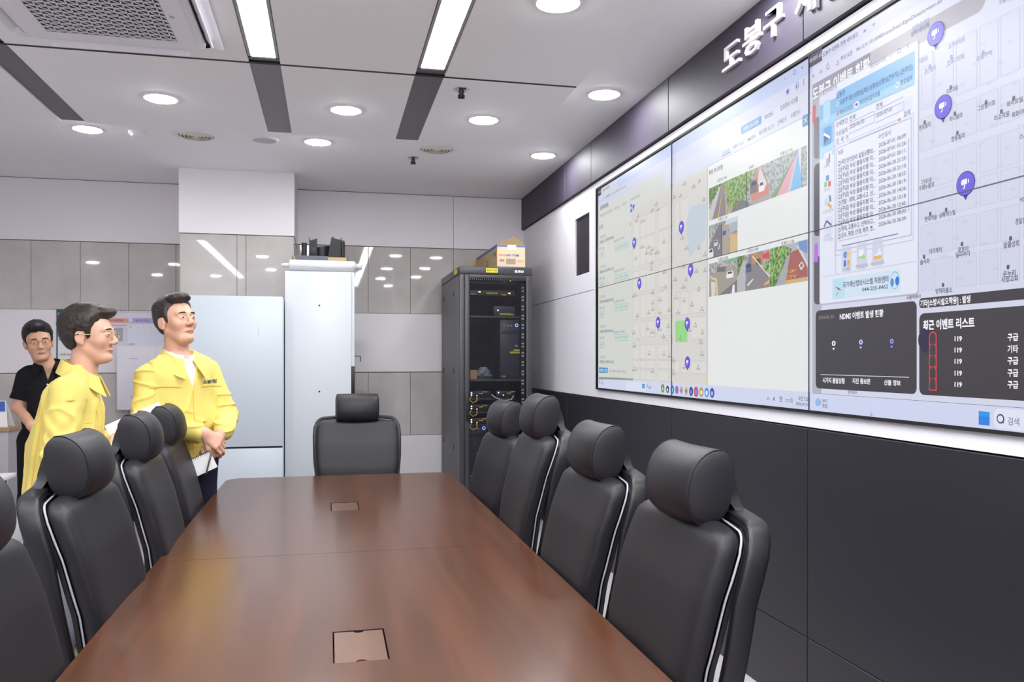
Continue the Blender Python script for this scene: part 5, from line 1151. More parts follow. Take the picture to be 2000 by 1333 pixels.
    def build(s, name, mats, parent=None, matfn=None, relax=1):
        vs, fs = s.surface()
        for _ in range(relax):                                   # light smoothing
            acc = np.zeros_like(vs); cn = np.zeros(len(vs))
            for a in range(4):
                for nb in (1, 3): np.add.at(acc, fs[:, a], vs[fs[:, (a + nb) % 4]]); np.add.at(cn, fs[:, a], 1)
            vs = vs * .5 + .5 * acc / cn[:, None]
        me = bpy.data.meshes.new(name); me.vertices.add(len(vs)); me.vertices.foreach_set('co', vs.ravel()); me.loops.add(fs.size); me.loops.foreach_set('vertex_index', fs.ravel())
        me.polygons.add(len(fs)); me.polygons.foreach_set('loop_start', np.arange(0, fs.size, 4)); me.polygons.foreach_set('loop_total', np.full(len(fs), 4))
        for q in (mats if isinstance(mats, (list, tuple)) else [mats]): me.materials.append(q)
        if matfn is not None: me.polygons.foreach_set('material_index', matfn(vs[fs].mean(1)).astype(np.int32))
        me.polygons.foreach_set('use_smooth', np.ones(len(fs), bool)); me.update(); me.validate()
        o = bpy.data.objects.new(name, me); COL.objects.link(o)
        if parent is not None: o.parent = parent
        return o
def soft_noise(shape_pts, seed, sx, sy, sz):                     # smooth random field
    r = np.random.RandomState(seed); k = [(r.randn(3) * np.array([sx, sy, sz]), r.rand() * 6.28) for _ in range(14)]
    return lambda x, y, z: sum(np.sin(a[0] * x + a[1] * y + a[2] * z + p) for a, p in k) / 14 ** .5
def folds(seed, fr, amp, wd=.55):                               # sharp creases: ridges along the zero lines of a smooth field
    n = soft_noise(None, seed, *fr)
    return lambda x, y, z: -amp * np.clip(1 - np.abs(n(x, y, z)) / wd, 0, 1) ** 2 + amp * .33
def rot(yaw=0, pitch=0, roll=0):                                 # pitch > 0 looks up, roll > 0 tips to the left shoulder
    return np.array(Matrix.Rotation(math.radians(yaw), 3, 'Z') @ Matrix.Rotation(-math.radians(pitch), 3, 'Y') @ Matrix.Rotation(-math.radians(roll), 3, 'X'))

def add_head(S, c, R, neck, sc=1.0):
    c = np.array(c, float); P = lambda *p: c + R @ (np.array(p) * sc)
    E = lambda p, r, k, sub=False: S.ell(P(*p), np.array(r) * sc, k, R, sub)
    L = lambda a, b_, ra, rb, k, sub=False: S.rc(P(*a), P(*b_), ra * sc, rb * sc, k, (1, 1, 1), sub)
    S.rc(P(-.022, 0, -.06), neck, .055 * sc, .062 * sc, .02)
    L((-.01, 0, -.07), (.035, 0, -.085), .045, .03, .02)
    E((-.014, 0, .035), (.096, .076, .092), .01); E((.03, 0, .02), (.062, .066, .08), .02)
    E((.034, 0, -.035), (.054, .056, .078), .02)
    for s in (-1, 1):
        L((-.012, s * .050, -.042), (.045, s * .027, -.092), .017, .015, .022)
        E((.058, s * .042, -.022), (.026, .024, .026), .02)
        L((.076, s * .044, .026), (.090, s * .012, .024), .010, .011, .014)
    L((.045, -.016, -.100), (.045, .016, -.100), .020, .020, .02); E((.070, 0, -.098), (.020, .024, .018), .02)
    L((.090, 0, .018), (.108, 0, -.026), .0075, .0115, .010); E((.106, 0, -.029), (.0135, .0125, .0115), .006)
    for s in (-1, 1): E((.098, s * .0135, -.033), (.0125, .0085, .009), .006)
    for s in (-1, 1):
        E((.100, s * .031, .004), (.013, .017, .009), .012, True); E((.083, s * .031, .003), (.0115, .0165, .0115), .006)
    for s in (-1, 1):
        L((.0885, 0, -.0615), (.078, s * .021, -.0645), .0058, .003, .006); L((.0870, 0, -.0705), (.077, s * .019, -.0675), .0064, .003, .006)
    for s in (-1, 1):
        E((-.012, s * .076, -.004), (.019, .009, .031), .006); E((-.020, s * .082, -.002), (.014, .007, .027), .004); E((-.010, s * .089, -.002), (.010, .006, .018), .006, True)
        E((-.006, s * .077, -.030), (.009, .007, .010), .006)
    return P
M_EYEW = mat('eye_white', (214, 206, 202), .25); M_IRIS = mat('dark_iris', (34, 24, 20), .15); M_BROW = mat('eyebrow_hair', (44, 36, 32), .8); M_LIPLINE = mat('mouth_line', (116, 62, 54), .6)
def add_face(o, P, R, sc, look=(0, 0), smile=0.0, brow_dz=0.0):
    def E(name, ctr, r, m, n=16):
        b = B(); rings = []
        for i in range(1, 9):
            t = math.pi * i / 9; rings.append([tuple(P(ctr[0] + r[0] * math.cos(t), ctr[1] + r[1] * math.sin(t) * math.cos(a), ctr[2] + r[2] * math.sin(t) * math.sin(a))) for a in [2 * math.pi * k / n for k in range(n)]])
        b.ring(rings); return b.build(name, m, o, 60)
    for s in (-1, 1):
        e = E('eye', (.0905, s * .031, .0025), (.0044, .0125, .0032), M_EYEW); E('iris', (.0940 + 0 * s, s * .031 + look[0], .0028 + look[1]), (.0024, .0062, .0034), M_IRIS).parent = e
        b = B(); b.tube([P(.0895 - .0035 * abs(q) ** 2 - (.004 if q > .8 else 0), s * (.031 + q * .0155), .0058 - .0035 * q * q + .0008) for q in (-1, -.5, 0, .5, 1)], [.0008, .0016, .0020, .0018, .0010], 6); b.build('upper_eyelash', M_BROW, e, 60)
        b = B(); b.tube([P(.1005 - .012 * q * q - .001, s * (.013 + q * .037), .0255 + .007 * q - .008 * q * q + brow_dz) for q in (0, .2, .4, .6, .8, 1)], [.0028, .0042, .0046, .0042, .0034, .0015], 8, flat=.55); b.build('eyebrow', M_BROW, o, 60)
    b = B(); b.tube([P(.0942 - .013 * q * q, q * .0215, -.0667 + smile * .006 * q * q) for q in (-1, -.75, -.4, 0, .4, .75, 1)], [.0006, .0014, .0017, .0017, .0017, .0014, .0006], 6); b.build('mouth_line', M_LIPLINE, o, 60)
def add_hand(S, wrist, d, n, side, curls, spread=.5, thumb=(.6, .7, .35), k=.004, tc=25):
    """d: towards the fingers, n: out of the palm, side: which way the thumb lies"""
    w_ = np.array(wrist, float); d = np.array(d, float); d /= np.linalg.norm(d); n = np.array(n, float); n = n - d * (n @ d); n /= np.linalg.norm(n)
    t = np.cross(d, n) * side
    offs = (.030, .010, -.010, -.029); lens = ((.043, .026, .020), (.047, .030, .021), (.043, .028, .020), (.033, .021, .018)); rad = (.0088, .009, .0086, .0076)
    for i in range(4):
        kn = w_ + d * (.088 - .004 * abs(i - 1)) + t * offs[i]; S.rc(w_ + t * offs[i] * .55 + d * .008, kn, .0155, .0115, .012)
    S.rc(w_ - d * .02, w_ + d * .02, .024, .023, .015, (1, 1, 1))
    for i in range(4):
        p = w_ + d * (.088 - .004 * abs(i - 1)) + t * offs[i]; a = 0; dd = d + t * (1.5 - i) * .06 * spread; dd /= np.linalg.norm(dd)
        for j in range(3):
            a += math.radians(curls[i] * (.7, 1.1, .7)[j]); v = dd * math.cos(a) + n * math.sin(a); q = p + v * lens[i][j]
            S.rc(p, q, rad[i] - .0006 * j, rad[i] - .0006 * (j + 1), k if j or i else k); p = q
    p = w_ + d * .022 + t * .022 + n * .006; v = d * thumb[0] + t * thumb[1] + n * thumb[2]; v /= np.linalg.norm(v)
    for j, (L, r0, r1) in enumerate(((.046, .0145, .0115), (.034, .0112, .0098), (.026, .0098, .0075))):
        q = p + v * L; S.rc(p, q, r0, r1, .006); p = q; v = v * math.cos(math.radians(tc)) + (d * .5 + n * .6 - t * .5) * math.sin(math.radians(tc)); v /= np.linalg.norm(v)
    return w_
def add_hair(o, P, R, c, sc, m, name='hair', grow=.012, lift=.012, seed=1, part=1, fringe=0.0):
    c = np.array(c); S = Solid(c - .16 * sc, c + .17 * sc, .0036); Rt = R.T
    nz = soft_noise(None, seed, 60, 150, 90); nz2 = soft_noise(None, seed + 5, 40, 60, 40)
    fr_ = fringe; lx = [-.13, -.09, -.055, -.040, -.034, .006, .012, .028, .036, .050, .075, .13]; lz = [-.060, -.080, -.078, -.045, .018, .022, -.008, -.004, .044 + fr_ * .6, .070 + fr_, .084 + fr_, .090 + fr_]
    def f(x, y, z):
        X, Y, Z = (x - c[0]) / sc, (y - c[1]) / sc, (z - c[2]) / sc
        u, v, w_ = (Rt[i, 0] * X + Rt[i, 1] * Y + Rt[i, 2] * Z for i in range(3))
        line = np.interp(u, lx, lz) + .003 * np.sin(v * 130) + .002 * np.sin(v * 310 + 1)
        g = grow + lift * np.clip((w_ - .03) / .08, 0, 1) + .004 * np.clip(-u / .08, 0, 1)
        g = g * (.30 + .70 * np.clip((w_ - line) / .035, 0, 1))
        r = (.096 + g, .0765 + g * .85, .092 + g)
        k0 = np.sqrt(((u + .014) / r[0]) ** 2 + (v / r[1]) ** 2 + ((w_ - .035) / r[2]) ** 2)
        d = (k0 - 1) * .085
        d2 = np.sqrt(((u - .058) / .058) ** 2 + ((v + .012 * part) / .060) ** 2 + ((w_ - .108) / .030) ** 2) - 1; d = np.minimum(d, d2 * .030)
        d = d + .0010 * nz(u, v + u * .6 * part, w_) + .0008 * nz2(u, v, w_)
        return np.maximum(d, (line - w_) * .9) * sc
    S.mix(c - .15 * sc, c + .15 * sc, f, .0001); return S.build(name, m, o, relax=1)
def strip(b, S, pts, dirn, wd, lift=.002, m=0, off=.35):          # a narrow band laid on a surface; pts in a plane, cast along -dirn
    d = np.array(dirn, float); d /= np.linalg.norm(d); q = [S.hit(np.array(p) + d * off, -d) + d * lift for p in pts]; n = len(q); rows = []
    for i in range(n):
        t = q[min(i + 1, n - 1)] - q[max(i - 1, 0)]; t /= np.linalg.norm(t) + 1e-9; s = np.cross(d, t); rows.append((q[i] - s * wd / 2, q[i] + s * wd / 2))
    vs = [p for r in rows for p in r] + [p - d * (lift + .003) for r in rows for p in r]; N = 2 * n
    fs = [(2 * i, 2 * i + 1, 2 * i + 3, 2 * i + 2) for i in range(n - 1)] + [(2 * i, 2 * i + 2, N + 2 * i + 2, N + 2 * i) for i in range(n - 1)] + [(2 * i + 1, N + 2 * i + 1, N + 2 * i + 3, 2 * i + 3) for i in range(n - 1)]
    b.add([tuple(p) for p in vs], fs, m)
def collar(name, o, m, base, lean, back, front, r_in, r_out, drop, tip, open_deg, thick=.0035):
    """folded collar round the neck: base = centre of the neck opening, heights at back and front"""
    b = B(); rows = []
    for k in range(25):
        q = -1 + 2 * k / 24; a = math.radians(180 - (180 - open_deg) * q) ; ca, sa = math.cos(a), math.sin(a); fr = (1 + ca) / 2
        zt = back + (front - back) * fr; cx = base[0] + lean * fr
        e = max(0, abs(q) - .72) / .28; ro = r_out + tip * e * e; dz = drop + .03 * e
        top = (cx + r_in * ca * 1.0, base[1] + r_in * sa, base[2] + zt); rim = (cx + (r_in + .006) * ca, base[1] + (r_in + .008) * sa, base[2] + zt + .004)
        out = (cx + ro * ca * .92, base[1] + ro * sa, base[2] + zt - dz); low = (cx + (r_in - .004) * ca, base[1] + (r_in - .004) * sa, base[2] + zt - dz - .012)
        o2 = (out[0] - thick * ca, out[1] - thick * sa, out[2] - .002)
        rows.append([low, top, rim, out, o2, (cx + (r_in + .003) * ca, base[1] + (r_in + .003) * sa, base[2] + zt - .004), (cx + r_in * ca, base[1] + r_in * sa, base[2] + zt - dz - .012)])
    b.ring(rows); return b.build(name, m, o, 50)

M_SKIN = mat('skin_warm', (206, 160, 137), .45, spec=.35, noise=(30, .03)); M_SKIN2 = mat('skin_light', (204, 158, 135), .45, spec=.35, noise=(30, .03)); M_SKIN3 = mat('skin_tan', (200, 154, 128), .5, spec=.3, noise=(30, .03))
M_LIP = mat('lips', (190, 130, 112), .45)
def hair_mat(name, a, c):
    m = bpy.data.materials.new(name); m.use_nodes = True; nt = m.node_tree; b = nt.nodes['Principled BSDF']
    tc = nt.nodes.new('ShaderNodeTexCoord'); mp = nt.nodes.new('ShaderNodeMapping'); mp.inputs['Scale'].default_value = (14, 240, 170); mp.inputs['Rotation'].default_value = (0, .5, .25)
    nt.links.new(tc.outputs['Object'], mp.inputs['Vector']); n = nt.nodes.new('ShaderNodeTexNoise'); n.inputs['Scale'].default_value = 1.0; n.inputs['Detail'].default_value = 4
    nt.links.new(mp.outputs['Vector'], n.inputs['Vector']); nt.links.new(ramp(nt, n.outputs['Fac'], [(.35, a), (.7, c)]), b.inputs['Base Color'])
    bp = nt.nodes.new('ShaderNodeBump'); bp.inputs['Strength'].default_value = .6; bp.inputs['Distance'].default_value = .003; nt.links.new(n.outputs['Fac'], bp.inputs['Height']); nt.links.new(bp.outputs['Normal'], b.inputs['Normal'])
    b.inputs['Roughness'].default_value = .45; b.inputs['Specular IOR Level'].default_value = .4; return m
M_HAIR = hair_mat('dark_hair', (30, 27, 28), (66, 60, 60)); M_HAIR2 = hair_mat('brown_black_hair', (26, 21, 19), (62, 50, 44)); M_HAIR3 = hair_mat('black_hair', (14, 13, 15), (34, 32, 35))
M_YEL = mat('yellow_jacket_cloth', (217, 199, 108), .75, spec=.25, sheen=.1, bump=(600, .05)); M_YSEAM = mat('yellow_seam', (222, 190, 70), .75)
M_NAVY = mat('navy_trouser_cloth', (28, 30, 48), .85, spec=.2); M_GTROU = mat('grey_trouser_cloth', (146, 148, 160), .85, spec=.2); M_BLACKC = mat('black_knit_cloth', (20, 20, 23), .85, spec=.2); M_BTROU = mat('black_trouser_cloth', (22, 22, 26), .85, spec=.2)
M_SHIRT = mat('white_shirt_cloth', (236, 238, 246), .7); M_SHOE = mat('black_shoe_leather', (22, 21, 22), .35); M_SHOEL = mat('pale_shoe', (214, 208, 192), .6)
def lipfn(c, R, sc):
    def f(p):
        q = ((p - np.array(c)) @ R) / sc; w_ = np.abs(q[:, 1])
        return (q[:, 0] > .07) & (w_ < .0225) & (q[:, 2] > -.0755 + w_ * .25) & (q[:, 2] < -.0585 - w_ * .2)
    return f
def legs(S, hip, knee, ank, r, k=.03):
    for h_, n_, a_ in zip(hip, knee, ank): S.chain([h_, n_, a_], r, k)
def shoes(o, m, ank, yaw=0):
    for a in ank:
        S = Solid((a[0] - .12, a[1] - .07, -.002), (a[0] + .24, a[1] + .07, .16), .005)
        S.rc((a[0] - .03, a[1], .045), (a[0] + .10, a[1], .035), .042, .036, .02, (1, 1, 1)); S.rc((a[0] + .10, a[1], .033), (a[0] + .165, a[1], .028), .038, .026, .02); S.rc((a[0], a[1], .06), (a[0], a[1], .11), .042, .045, .02)
        S.cut((0, 0, .002), (0, 0, -1)); S.build('shoe', m, o)

# ---------------- the man with the notepad (standing, looking up at the screens)
def man_notepad():
    T = Vector((-.735, 4.42, 0)); rz = math.radians(37 - 90)
    hc, R, sc = (-.004, -.018, 1.606), rot(10, 13, -2), 1.0
    S = Solid((-.22, -.40, -.01), (.40, .42, 1.76), .0036)
    S.chain([(0, 0, .93), (.005, 0, 1.10), (0, 0, 1.30)], (.135, .125, .15), .05, (.72, 1.05, 1)); S.rc((-.005, -.11, 1.335), (-.005, .11, 1.35), .045, .045, .05)
    P = add_head(S, hc, R, (-.018, -.004, 1.42), sc)
    for s in (-1, 1): S.rc((-.014, 0, 1.40), (-.008, s * .13, 1.34), .04, .035, .03)
    legs(S, [(0, .09, .92), (0, -.09, .92)], [(.02, .10, .50), (.02, -.10, .50)], [(-.01, .10, .08), (-.01, -.10, .08)], (.085, .06, .04))
    for s in (-1, 1): S.rc((-.01, s * .10, .06), (.10, s * .10, .03), .035, .025, .02)
    rw, lw = np.array((.235, -.002, 1.058)), np.array((.235, .090, 1.045))
    S.chain([(-.01, -.15, 1.335), (.030, -.202, 1.10), rw], (.045, .038, .026), .02); S.chain([(-.01, .15, 1.355), (.055, .218, 1.125), lw], (.045, .038, .026), .02)
    add_hand(S, rw, (.36, .72, -.60), (-.80, .25, -.45), -1, (36, 40, 44, 50), .5, (.8, .5, .3))
    add_hand(S, lw + np.array((.0, -.012, -.01)), (.10, -.50, -.86), (-.85, -.2, .1), 1, (58, 62, 66, 70), .15, (.85, .3, .4))
    o = S.build('person', [M_SKIN, M_LIP], None, lipfn(hc, R, sc)); o.location = T; o.rotation_euler = (0, 0, rz)
    tag(o, 'man in yellow jacket and navy trousers looking up, hands crossed over a notepad', 'person')
    add_face(o, P, R, sc, (.001, .0004), -.6); add_hair(o, P, R, hc, sc, M_HAIR, grow=.011, lift=.012, seed=3)
    # jacket
    J = Solid((-.26, -.44, .86), (.36, .46, 1.52), .0046)
    J.chain([(0, 0, .95), (.005, 0, 1.08), (0, 0, 1.28)], (.172, .178, .178), .03, (.70, 1.0, 1)); J.rc((-.006, -.118, 1.338), (-.006, .118, 1.358), .064, .064, .05)
    for s in (-1, 1): J.rc((-.016, 0, 1.425), (-.008, s * .135, 1.356 + .012 * s), .068, .055, .03)
    rc_ = rw - np.array((.06, .055, -.008)) * .45; lc_ = lw - np.array((.04, -.055, -.025)) * .5
    J.chain([(-.008, -.155, 1.335), (.030, -.205, 1.10), rc_], (.066, .060, .050), .008); J.chain([(-.008, .155, 1.358), (.055, .222, 1.125), lc_], (.066, .062, .050), .008)
    J.cut((0, 0, .918), (0, 0, -1), None, (.4, .5, .93))
    nz = soft_noise(None, 11, 14, 10, 22); nz2 = soft_noise(None, 12, 30, 24, 34)
    J.ripple(lambda x, y, z: .003 * nz(x, y, z) + .001 * nz2(x, y, z)); fa, fb = folds(13, (16, 16, 7), .0075, .5), folds(14, (9, 9, 30), .0095, .55)
    J.ripple(lambda x, y, z: np.where((np.abs(y) > .16) | ((x > .13) & (z < 1.16)), fb(x, y, z), fa(x, y, z)))
    J.ripple(lambda x, y, z: .0034 * np.sin(85 * (z + .5 * x) + 9 * np.sin(22 * y)) * np.exp(-((z - 1.10) / .09) ** 2) * (np.abs(y) > .15), (-.26, -.44, .95), (.36, .46, 1.3))
    J.ripple(lambda x, y, z: -.003 * ((z > .918) & (z < .985)) * (np.abs(y) < .24))
    F = J.hit
    # the open neck shows the shirt
    wedge = lambda x, y, z: np.maximum(np.maximum(np.abs(y - .004) - np.clip((z - 1.275) * .28, 0, .1), 1.275 - z), -x - .0) + 0 * x
    J.mix((0, -.1, 1.275), (.22, .1, 1.50), wedge, .004, True)
    j = J.build('jacket', M_YEL, o)
    W = Solid((-.14, -.20, 1.10), (.20, .20, 1.52), .0046)
    W.chain([(0, 0, 1.1), (0, 0, 1.30)], (.160, .158), .02, (.70, .62, 1)); W.rc((-.004, -.05, 1.33), (-.004, .05, 1.34), .045, .045, .03); W.rc((-.012, 0, 1.40), (-.012, 0, 1.46), .054, .059, .02); W.cut((0, 0, 1.450), (.45, 0, 1)); W.build('shirt', M_SHIRT, o)
    b = B()
    for k in range(4): q = W.hit((.3, .004, 1.29 + .035 * k), (-1, 0, 0)); b.ring([[tuple(q + np.array((e, .005 * r * math.cos(a), .005 * r * math.sin(a)))) for a in [2 * math.pi * i / 10 for i in range(10)]] for e, r in ((-.002, 1), (.002, 1), (.003, .6))])
    b.build('button', M_PAPER, o)
    collar('shirt_collar', o, M_SHIRT, (-.014, -.002, 1.394), .022, .092, .040, .062, .074, .036, .018, 13)
    collar('jacket_collar', o, M_YEL, (-.016, 0, 1.402), .030, .086, .012, .072, .116, .064, .055, 18)
    b = B(); strip(b, J, [(0, .004 + .02, z) for z in np.linspace(1.262, .925, 16)], (1, 0, 0), .042, .0022); b.build('placket', M_YEL, j, 40)
    b = B(); strip(b, J, [(0, .045 + .0, z) for z in np.linspace(1.262, .925, 16)], (1, 0, 0), .0022, .0018); strip(b, J, [(0, .003, z) for z in np.linspace(1.262, .925, 16)], (1, 0, 0), .003, .0024)
    b.build('placket_seam', M_YSEAM, j)
    for s in (-1, 1):
        b = B(); strip(b, J, [(0, s * y, 1.285 + .016 * math.sin((y - .05) * 14) - (y - .05) * .12) for y in np.linspace(.055, .185, 10)], (1, 0, 0), .010, .0035); b.build('yoke_flap', M_YEL, j, 30)
        b = B(); strip(b, J, [(0, s * y, 1.279 + .016 * math.sin((y - .05) * 14) - (y - .05) * .12) for y in np.linspace(.055, .185, 10)], (1, 0, 0), .0025, .003); b.build('yoke_seam', M_YSEAM, j)
    b = B(); strip(b, J, [(0, y, .985) for y in np.linspace(-.16, .18, 20)], (1, 0, 0), .0028, .002); b.build('hem_seam', M_YSEAM, j)
    b = B()
    def onj(u, v): q = J.hit((.4, .062 + u, 1.305 + v + u * .02), (-1, 0, 0)); return tuple(q + np.array((.0045, 0, 0)))
    put_text(b, '도봉구청', onj, .017, .10, 0, .04); b.build('embroidery', mat('dark_thread', (60, 56, 70), .8), j)
    # trousers and shoes
    L = Solid((-.18, -.26, .05), (.20, .26, 1.0), .0065)
    L.rc((0, -.05, .93), (0, .05, .93), .125, .125, .04, (.9, 1, 1)); legs(L, [(0, .085, .90), (0, -.085, .90)], [(.02, .10, .50), (.02, -.10, .50)], [(-.01, .10, .09), (-.01, -.10, .09)], (.108, .082, .070)); L.cut((0, 0, .075), (0, 0, -1))
    nz = soft_noise(None, 21, 16, 16, 14); L.ripple(lambda x, y, z: .004 * nz(x, y, z)); L.build('trousers', M_NAVY, o)
    shoes(o, M_SHOE, [(-.01, .10), (-.01, -.10)])
    # notepad and pen, held things of their own
    M = Matrix.Translation(T) @ Matrix.Rotation(rz, 4, 'Z')
    n_ = thing('notepad', 'small white spiral notepad with a dark cover held by the man with crossed hands', 'notepad'); n_.matrix_world = M @ Matrix.Translation((.232, -.012, .905)) @ Matrix.Rotation(math.radians(60), 4, 'Z') @ Matrix.Rotation(math.radians(-24), 4, 'Y') @ Matrix.Rotation(math.radians(4), 4, 'X')
    b = B(); b.box(-.065, .062, .004, .008, -.045, .045, r=.001, seg=1); b.build('cover', mat('notepad_cover', (30, 30, 40), .5), n_)
    b = B(); b.box(-.060, .062, -.004, .004, -.043, .043, r=.001, seg=1); b.build('pages', M_PAPER, n_)
    b = B()
    for k in range(14): b.tube([(-.055 + k * .0085, -.006, .036), (-.055 + k * .0085, -.004, .047), (-.055 + k * .0085, .007, .047), (-.055 + k * .0085, .009, .038)], .0009, 5)
    b.build('spiral', M_BLACKPL, n_)
    p_ = thing('pen', 'silver pen held against the white notepad', 'pen'); p_.matrix_world = M @ Matrix.Translation((.262, .010, .915)) @ Matrix.Rotation(math.radians(60), 4, 'Z') @ Matrix.Rotation(math.radians(14), 4, 'Y')
    b = B(); b.tube([(0, 0, .055), (0, 0, -.045), (0, 0, -.06)], [.0042, .0042, .0012], 10); b.build('barrel', M_STEEL, p_, 40)
    b = B(); b.box(-.001, .001, -.007, -.0045, .015, .055); b.build('clip', M_CHROME, p_)
man_notepad()

# ---------------- the stooping man in profile with the rolled papers
def glasses(o, P, m, lens, rim_r=.0012):
    g = None; b = B()
    for s in (-1, 1): b.tube([P(.1085 - .012 * abs(math.cos(a)) * .35, s * (.0325 + .0215 * math.cos(a)), .002 + .0155 * math.sin(a)) for a in [2 * math.pi * k / 28 for k in range(28)]], rim_r, 6, closed=True)
    b.tube([P(.1075, -.011, .005), P(.1115, 0, .008), P(.1075, .011, .005)], rim_r, 6)
    g = b.build('glasses', m, o, 60)
    for s in (-1, 1):
        b = B(); b.tube([P(.101, s * .054, .005), P(.092, s * .073, .006), P(.02, s * .083, .008), (P(-.012, s * .086, .012))], .0014, 6); b.build('temple', m, g, 60)
        b = B(); b.tube([P(-.012, s * .086, .012), P(-.030, s * .087, .008), P(-.04, s * .086, -.012)], .0022, 6); b.build('temple_tip', M_BLACKPL, g, 60)
    return g
def man_stooping():
    T = Vector((-1.194, 4.11, 0)); rz = math.radians(95 - 90)
    hc, R, sc = (.118, 0, 1.522), rot(-12, 4, 0), 1.03
    S = Solid((-.25, -.36, -.01), (.46, .32, 1.70), .0036)
    S.chain([(-.01, 0, .88), (.02, 0, 1.05), (.04, 0, 1.20)], (.12, .11, .11), .03, (.75, 1.02, 1)); S.rc((.06, -.12, 1.29), (.06, .12, 1.29), .045, .045, .04)
    P = add_head(S, hc, R, (.085, 0, 1.35), sc)
    for s in (-1, 1): S.rc((.08, 0, 1.34), (.06, s * .14, 1.30), .04, .035, .03)
    legs(S, [(.01, .09, .86), (.01, -.09, .86)], [(.03, .10, .47), (.03, -.10, .47)], [(.0, .10, .08), (.0, -.10, .08)], (.085, .06, .04))
    for s in (-1, 1): S.rc((.0, s * .10, .06), (.11, s * .10, .03), .035, .025, .02)
    rw, lw = np.array((.235, -.165, 1.005)), np.array((.28, .02, 1.03))
    S.chain([(.06, -.17, 1.28), (.04, -.25, 1.01), rw], (.045, .04, .026), .02); S.chain([(.06, .17, 1.28), (.06, .22, 1.02), lw], (.045, .04, .026), .02)
    add_hand(S, rw, (.60, .55, .58), (-.5, .84, -.1), 1, (30, 34, 38, 42), .4, (.7, .3, .5)); add_hand(S, lw, (.75, -.45, .45), (-.1, -.75, .6), 1, (28, 32, 36, 40), .4, (.7, .4, .4))
    o = S.build('person', [M_SKIN2, M_LIP], None, lipfn(hc, R, sc)); o.location = T; o.rotation_euler = (0, 0, rz)
    tag(o, 'man in yellow jacket and glasses seen in profile, stooping forward with rolled papers', 'person')
    add_face(o, P, R, sc, (-.001, 0), 0, .002); add_hair(o, P, R, hc, sc, M_HAIR2, grow=.016, lift=.014, seed=8, part=-1, fringe=-.008)
    glasses(o, P, mat('gold_wire', (206, 196, 170), .25, metal=.9), None)
    J = Solid((-.30, -.40, .68), (.36, .36, 1.46), .0046)
    J.chain([(.015, 0, .82), (.022, 0, 1.02), (.048, 0, 1.19)], (.185, .172, .150), .03, (.90, 1.05, 1)); J.rc((.062, -.125, 1.275), (.062, .125, 1.275), .066, .066, .05)
    J.rc((-.005, -.04, 1.06), (.03, -.03, 1.23), .10, .09, .04); J.rc((-.005, .04, 1.06), (.03, .03, 1.23), .10, .09, .04)
    for s in (-1, 1): J.rc((.082, 0, 1.355), (.062, s * .15, 1.295), .058, .054, .03)
    J.chain([(.060, -.175, 1.275), (.040, -.250, 1.01), rw - np.array((.05, .02, -.002)) * .7], (.078, .068, .050), .008); J.chain([(.06, .17, 1.275), (.06, .215, 1.02), lw - np.array((.05, -.05, 0)) * .6], (.074, .066, .05), .01)
    J.cut((0, 0, .765), (0, 0, -1), None, (.4, .5, .80))
    nz = soft_noise(None, 31, 15, 12, 18); nz2 = soft_noise(None, 32, 34, 26, 30)
    J.ripple(lambda x, y, z: .0035 * nz(x, y, z) + .001 * nz2(x, y, z)); fa, fb = folds(33, (16, 14, 6), .0085, .5), folds(34, (22, 9, 24), .0115, .55)
    J.ripple(lambda x, y, z: np.where((y < -.17) & (z < 1.24), fb(x, y, z), fa(x, y, z)))
    J.ripple(lambda x, y, z: .004 * np.sin(70 * (z - .6 * x) + 8 * np.sin(20 * x)) * np.exp(-((z - 1.08) / .10) ** 2) * (y < -.16), (-.3, -.4, .9), (.36, 0, 1.3))
    J.mix((.1, -.12, .76), (.30, .12, 1.45), lambda x, y, z: np.maximum(np.abs(y - .0) - np.clip(.030 + (z - 1.2) * .22, .030, .08), .10 - x) + 0 * z, .004, True)
    j = J.build('jacket', M_YEL, o)
    W = Solid((-.14, -.20, .85), (.20, .20, 1.46), .0046)
    W.chain([(.03, 0, .9), (.06, 0, 1.18)], (.145, .13), .03, (.80, 1.0, 1)); W.rc((.075, -.10, 1.26), (.075, .10, 1.26), .045, .045, .05); W.rc((.082, 0, 1.31), (.086, 0, 1.36), .064, .060, .03); W.cut((.086, 0, 1.365), (-.5, 0, 1)); W.build('shirt', M_SHIRT, o)
    collar('jacket_collar', o, M_YEL, (.076, 0, 1.320), .016, .100, .012, .070, .108, .060, .020, 26)
    dn = (0, -1, 0)
    def seam(nm, pts, dd, wd=.003, m=M_YSEAM, lift=.002): b = B(); strip(b, J, pts, dd, wd, lift); b.build(nm, m, j, 40)
    seam('armhole_seam', [(-.030 - .03 * math.sin(t * 3.1), 0, 1.27 - .20 * t) for t in np.linspace(0, 1, 12)], dn, .004)
    seam('side_pleat', [(-.060 - .05 * t, 0, 1.14 - .34 * t) for t in np.linspace(0, 1, 14)], dn, .016, M_YEL, .005)
    seam('side_pleat_seam', [(-.051 - .05 * t, 0, 1.14 - .34 * t) for t in np.linspace(0, 1, 14)], dn, .003)
    seam('hem_seam', [(x, 0, .815) for x in np.linspace(-.15, .12, 14)], dn, .003)
    seam('front_edge', [(.160, 0, z) for z in np.linspace(1.24, .80, 18)], dn, .004); seam('pocket_seam', [(x, 0, 1.13 + .1 * (x - .1)) for x in np.linspace(.10, .155, 6)], dn, .004)
    L = Solid((-.24, -.26, .05), (.16, .26, .98), .0065)
    L.rc((.01, -.05, .87), (.01, .05, .87), .125, .125, .04, (.9, 1, 1)); legs(L, [(.01, .085, .84), (.01, -.085, .84)], [(.03, .10, .47), (.03, -.10, .47)], [(0, .10, .09), (0, -.10, .09)], (.112, .086, .075)); L.cut((0, 0, .08), (0, 0, -1))
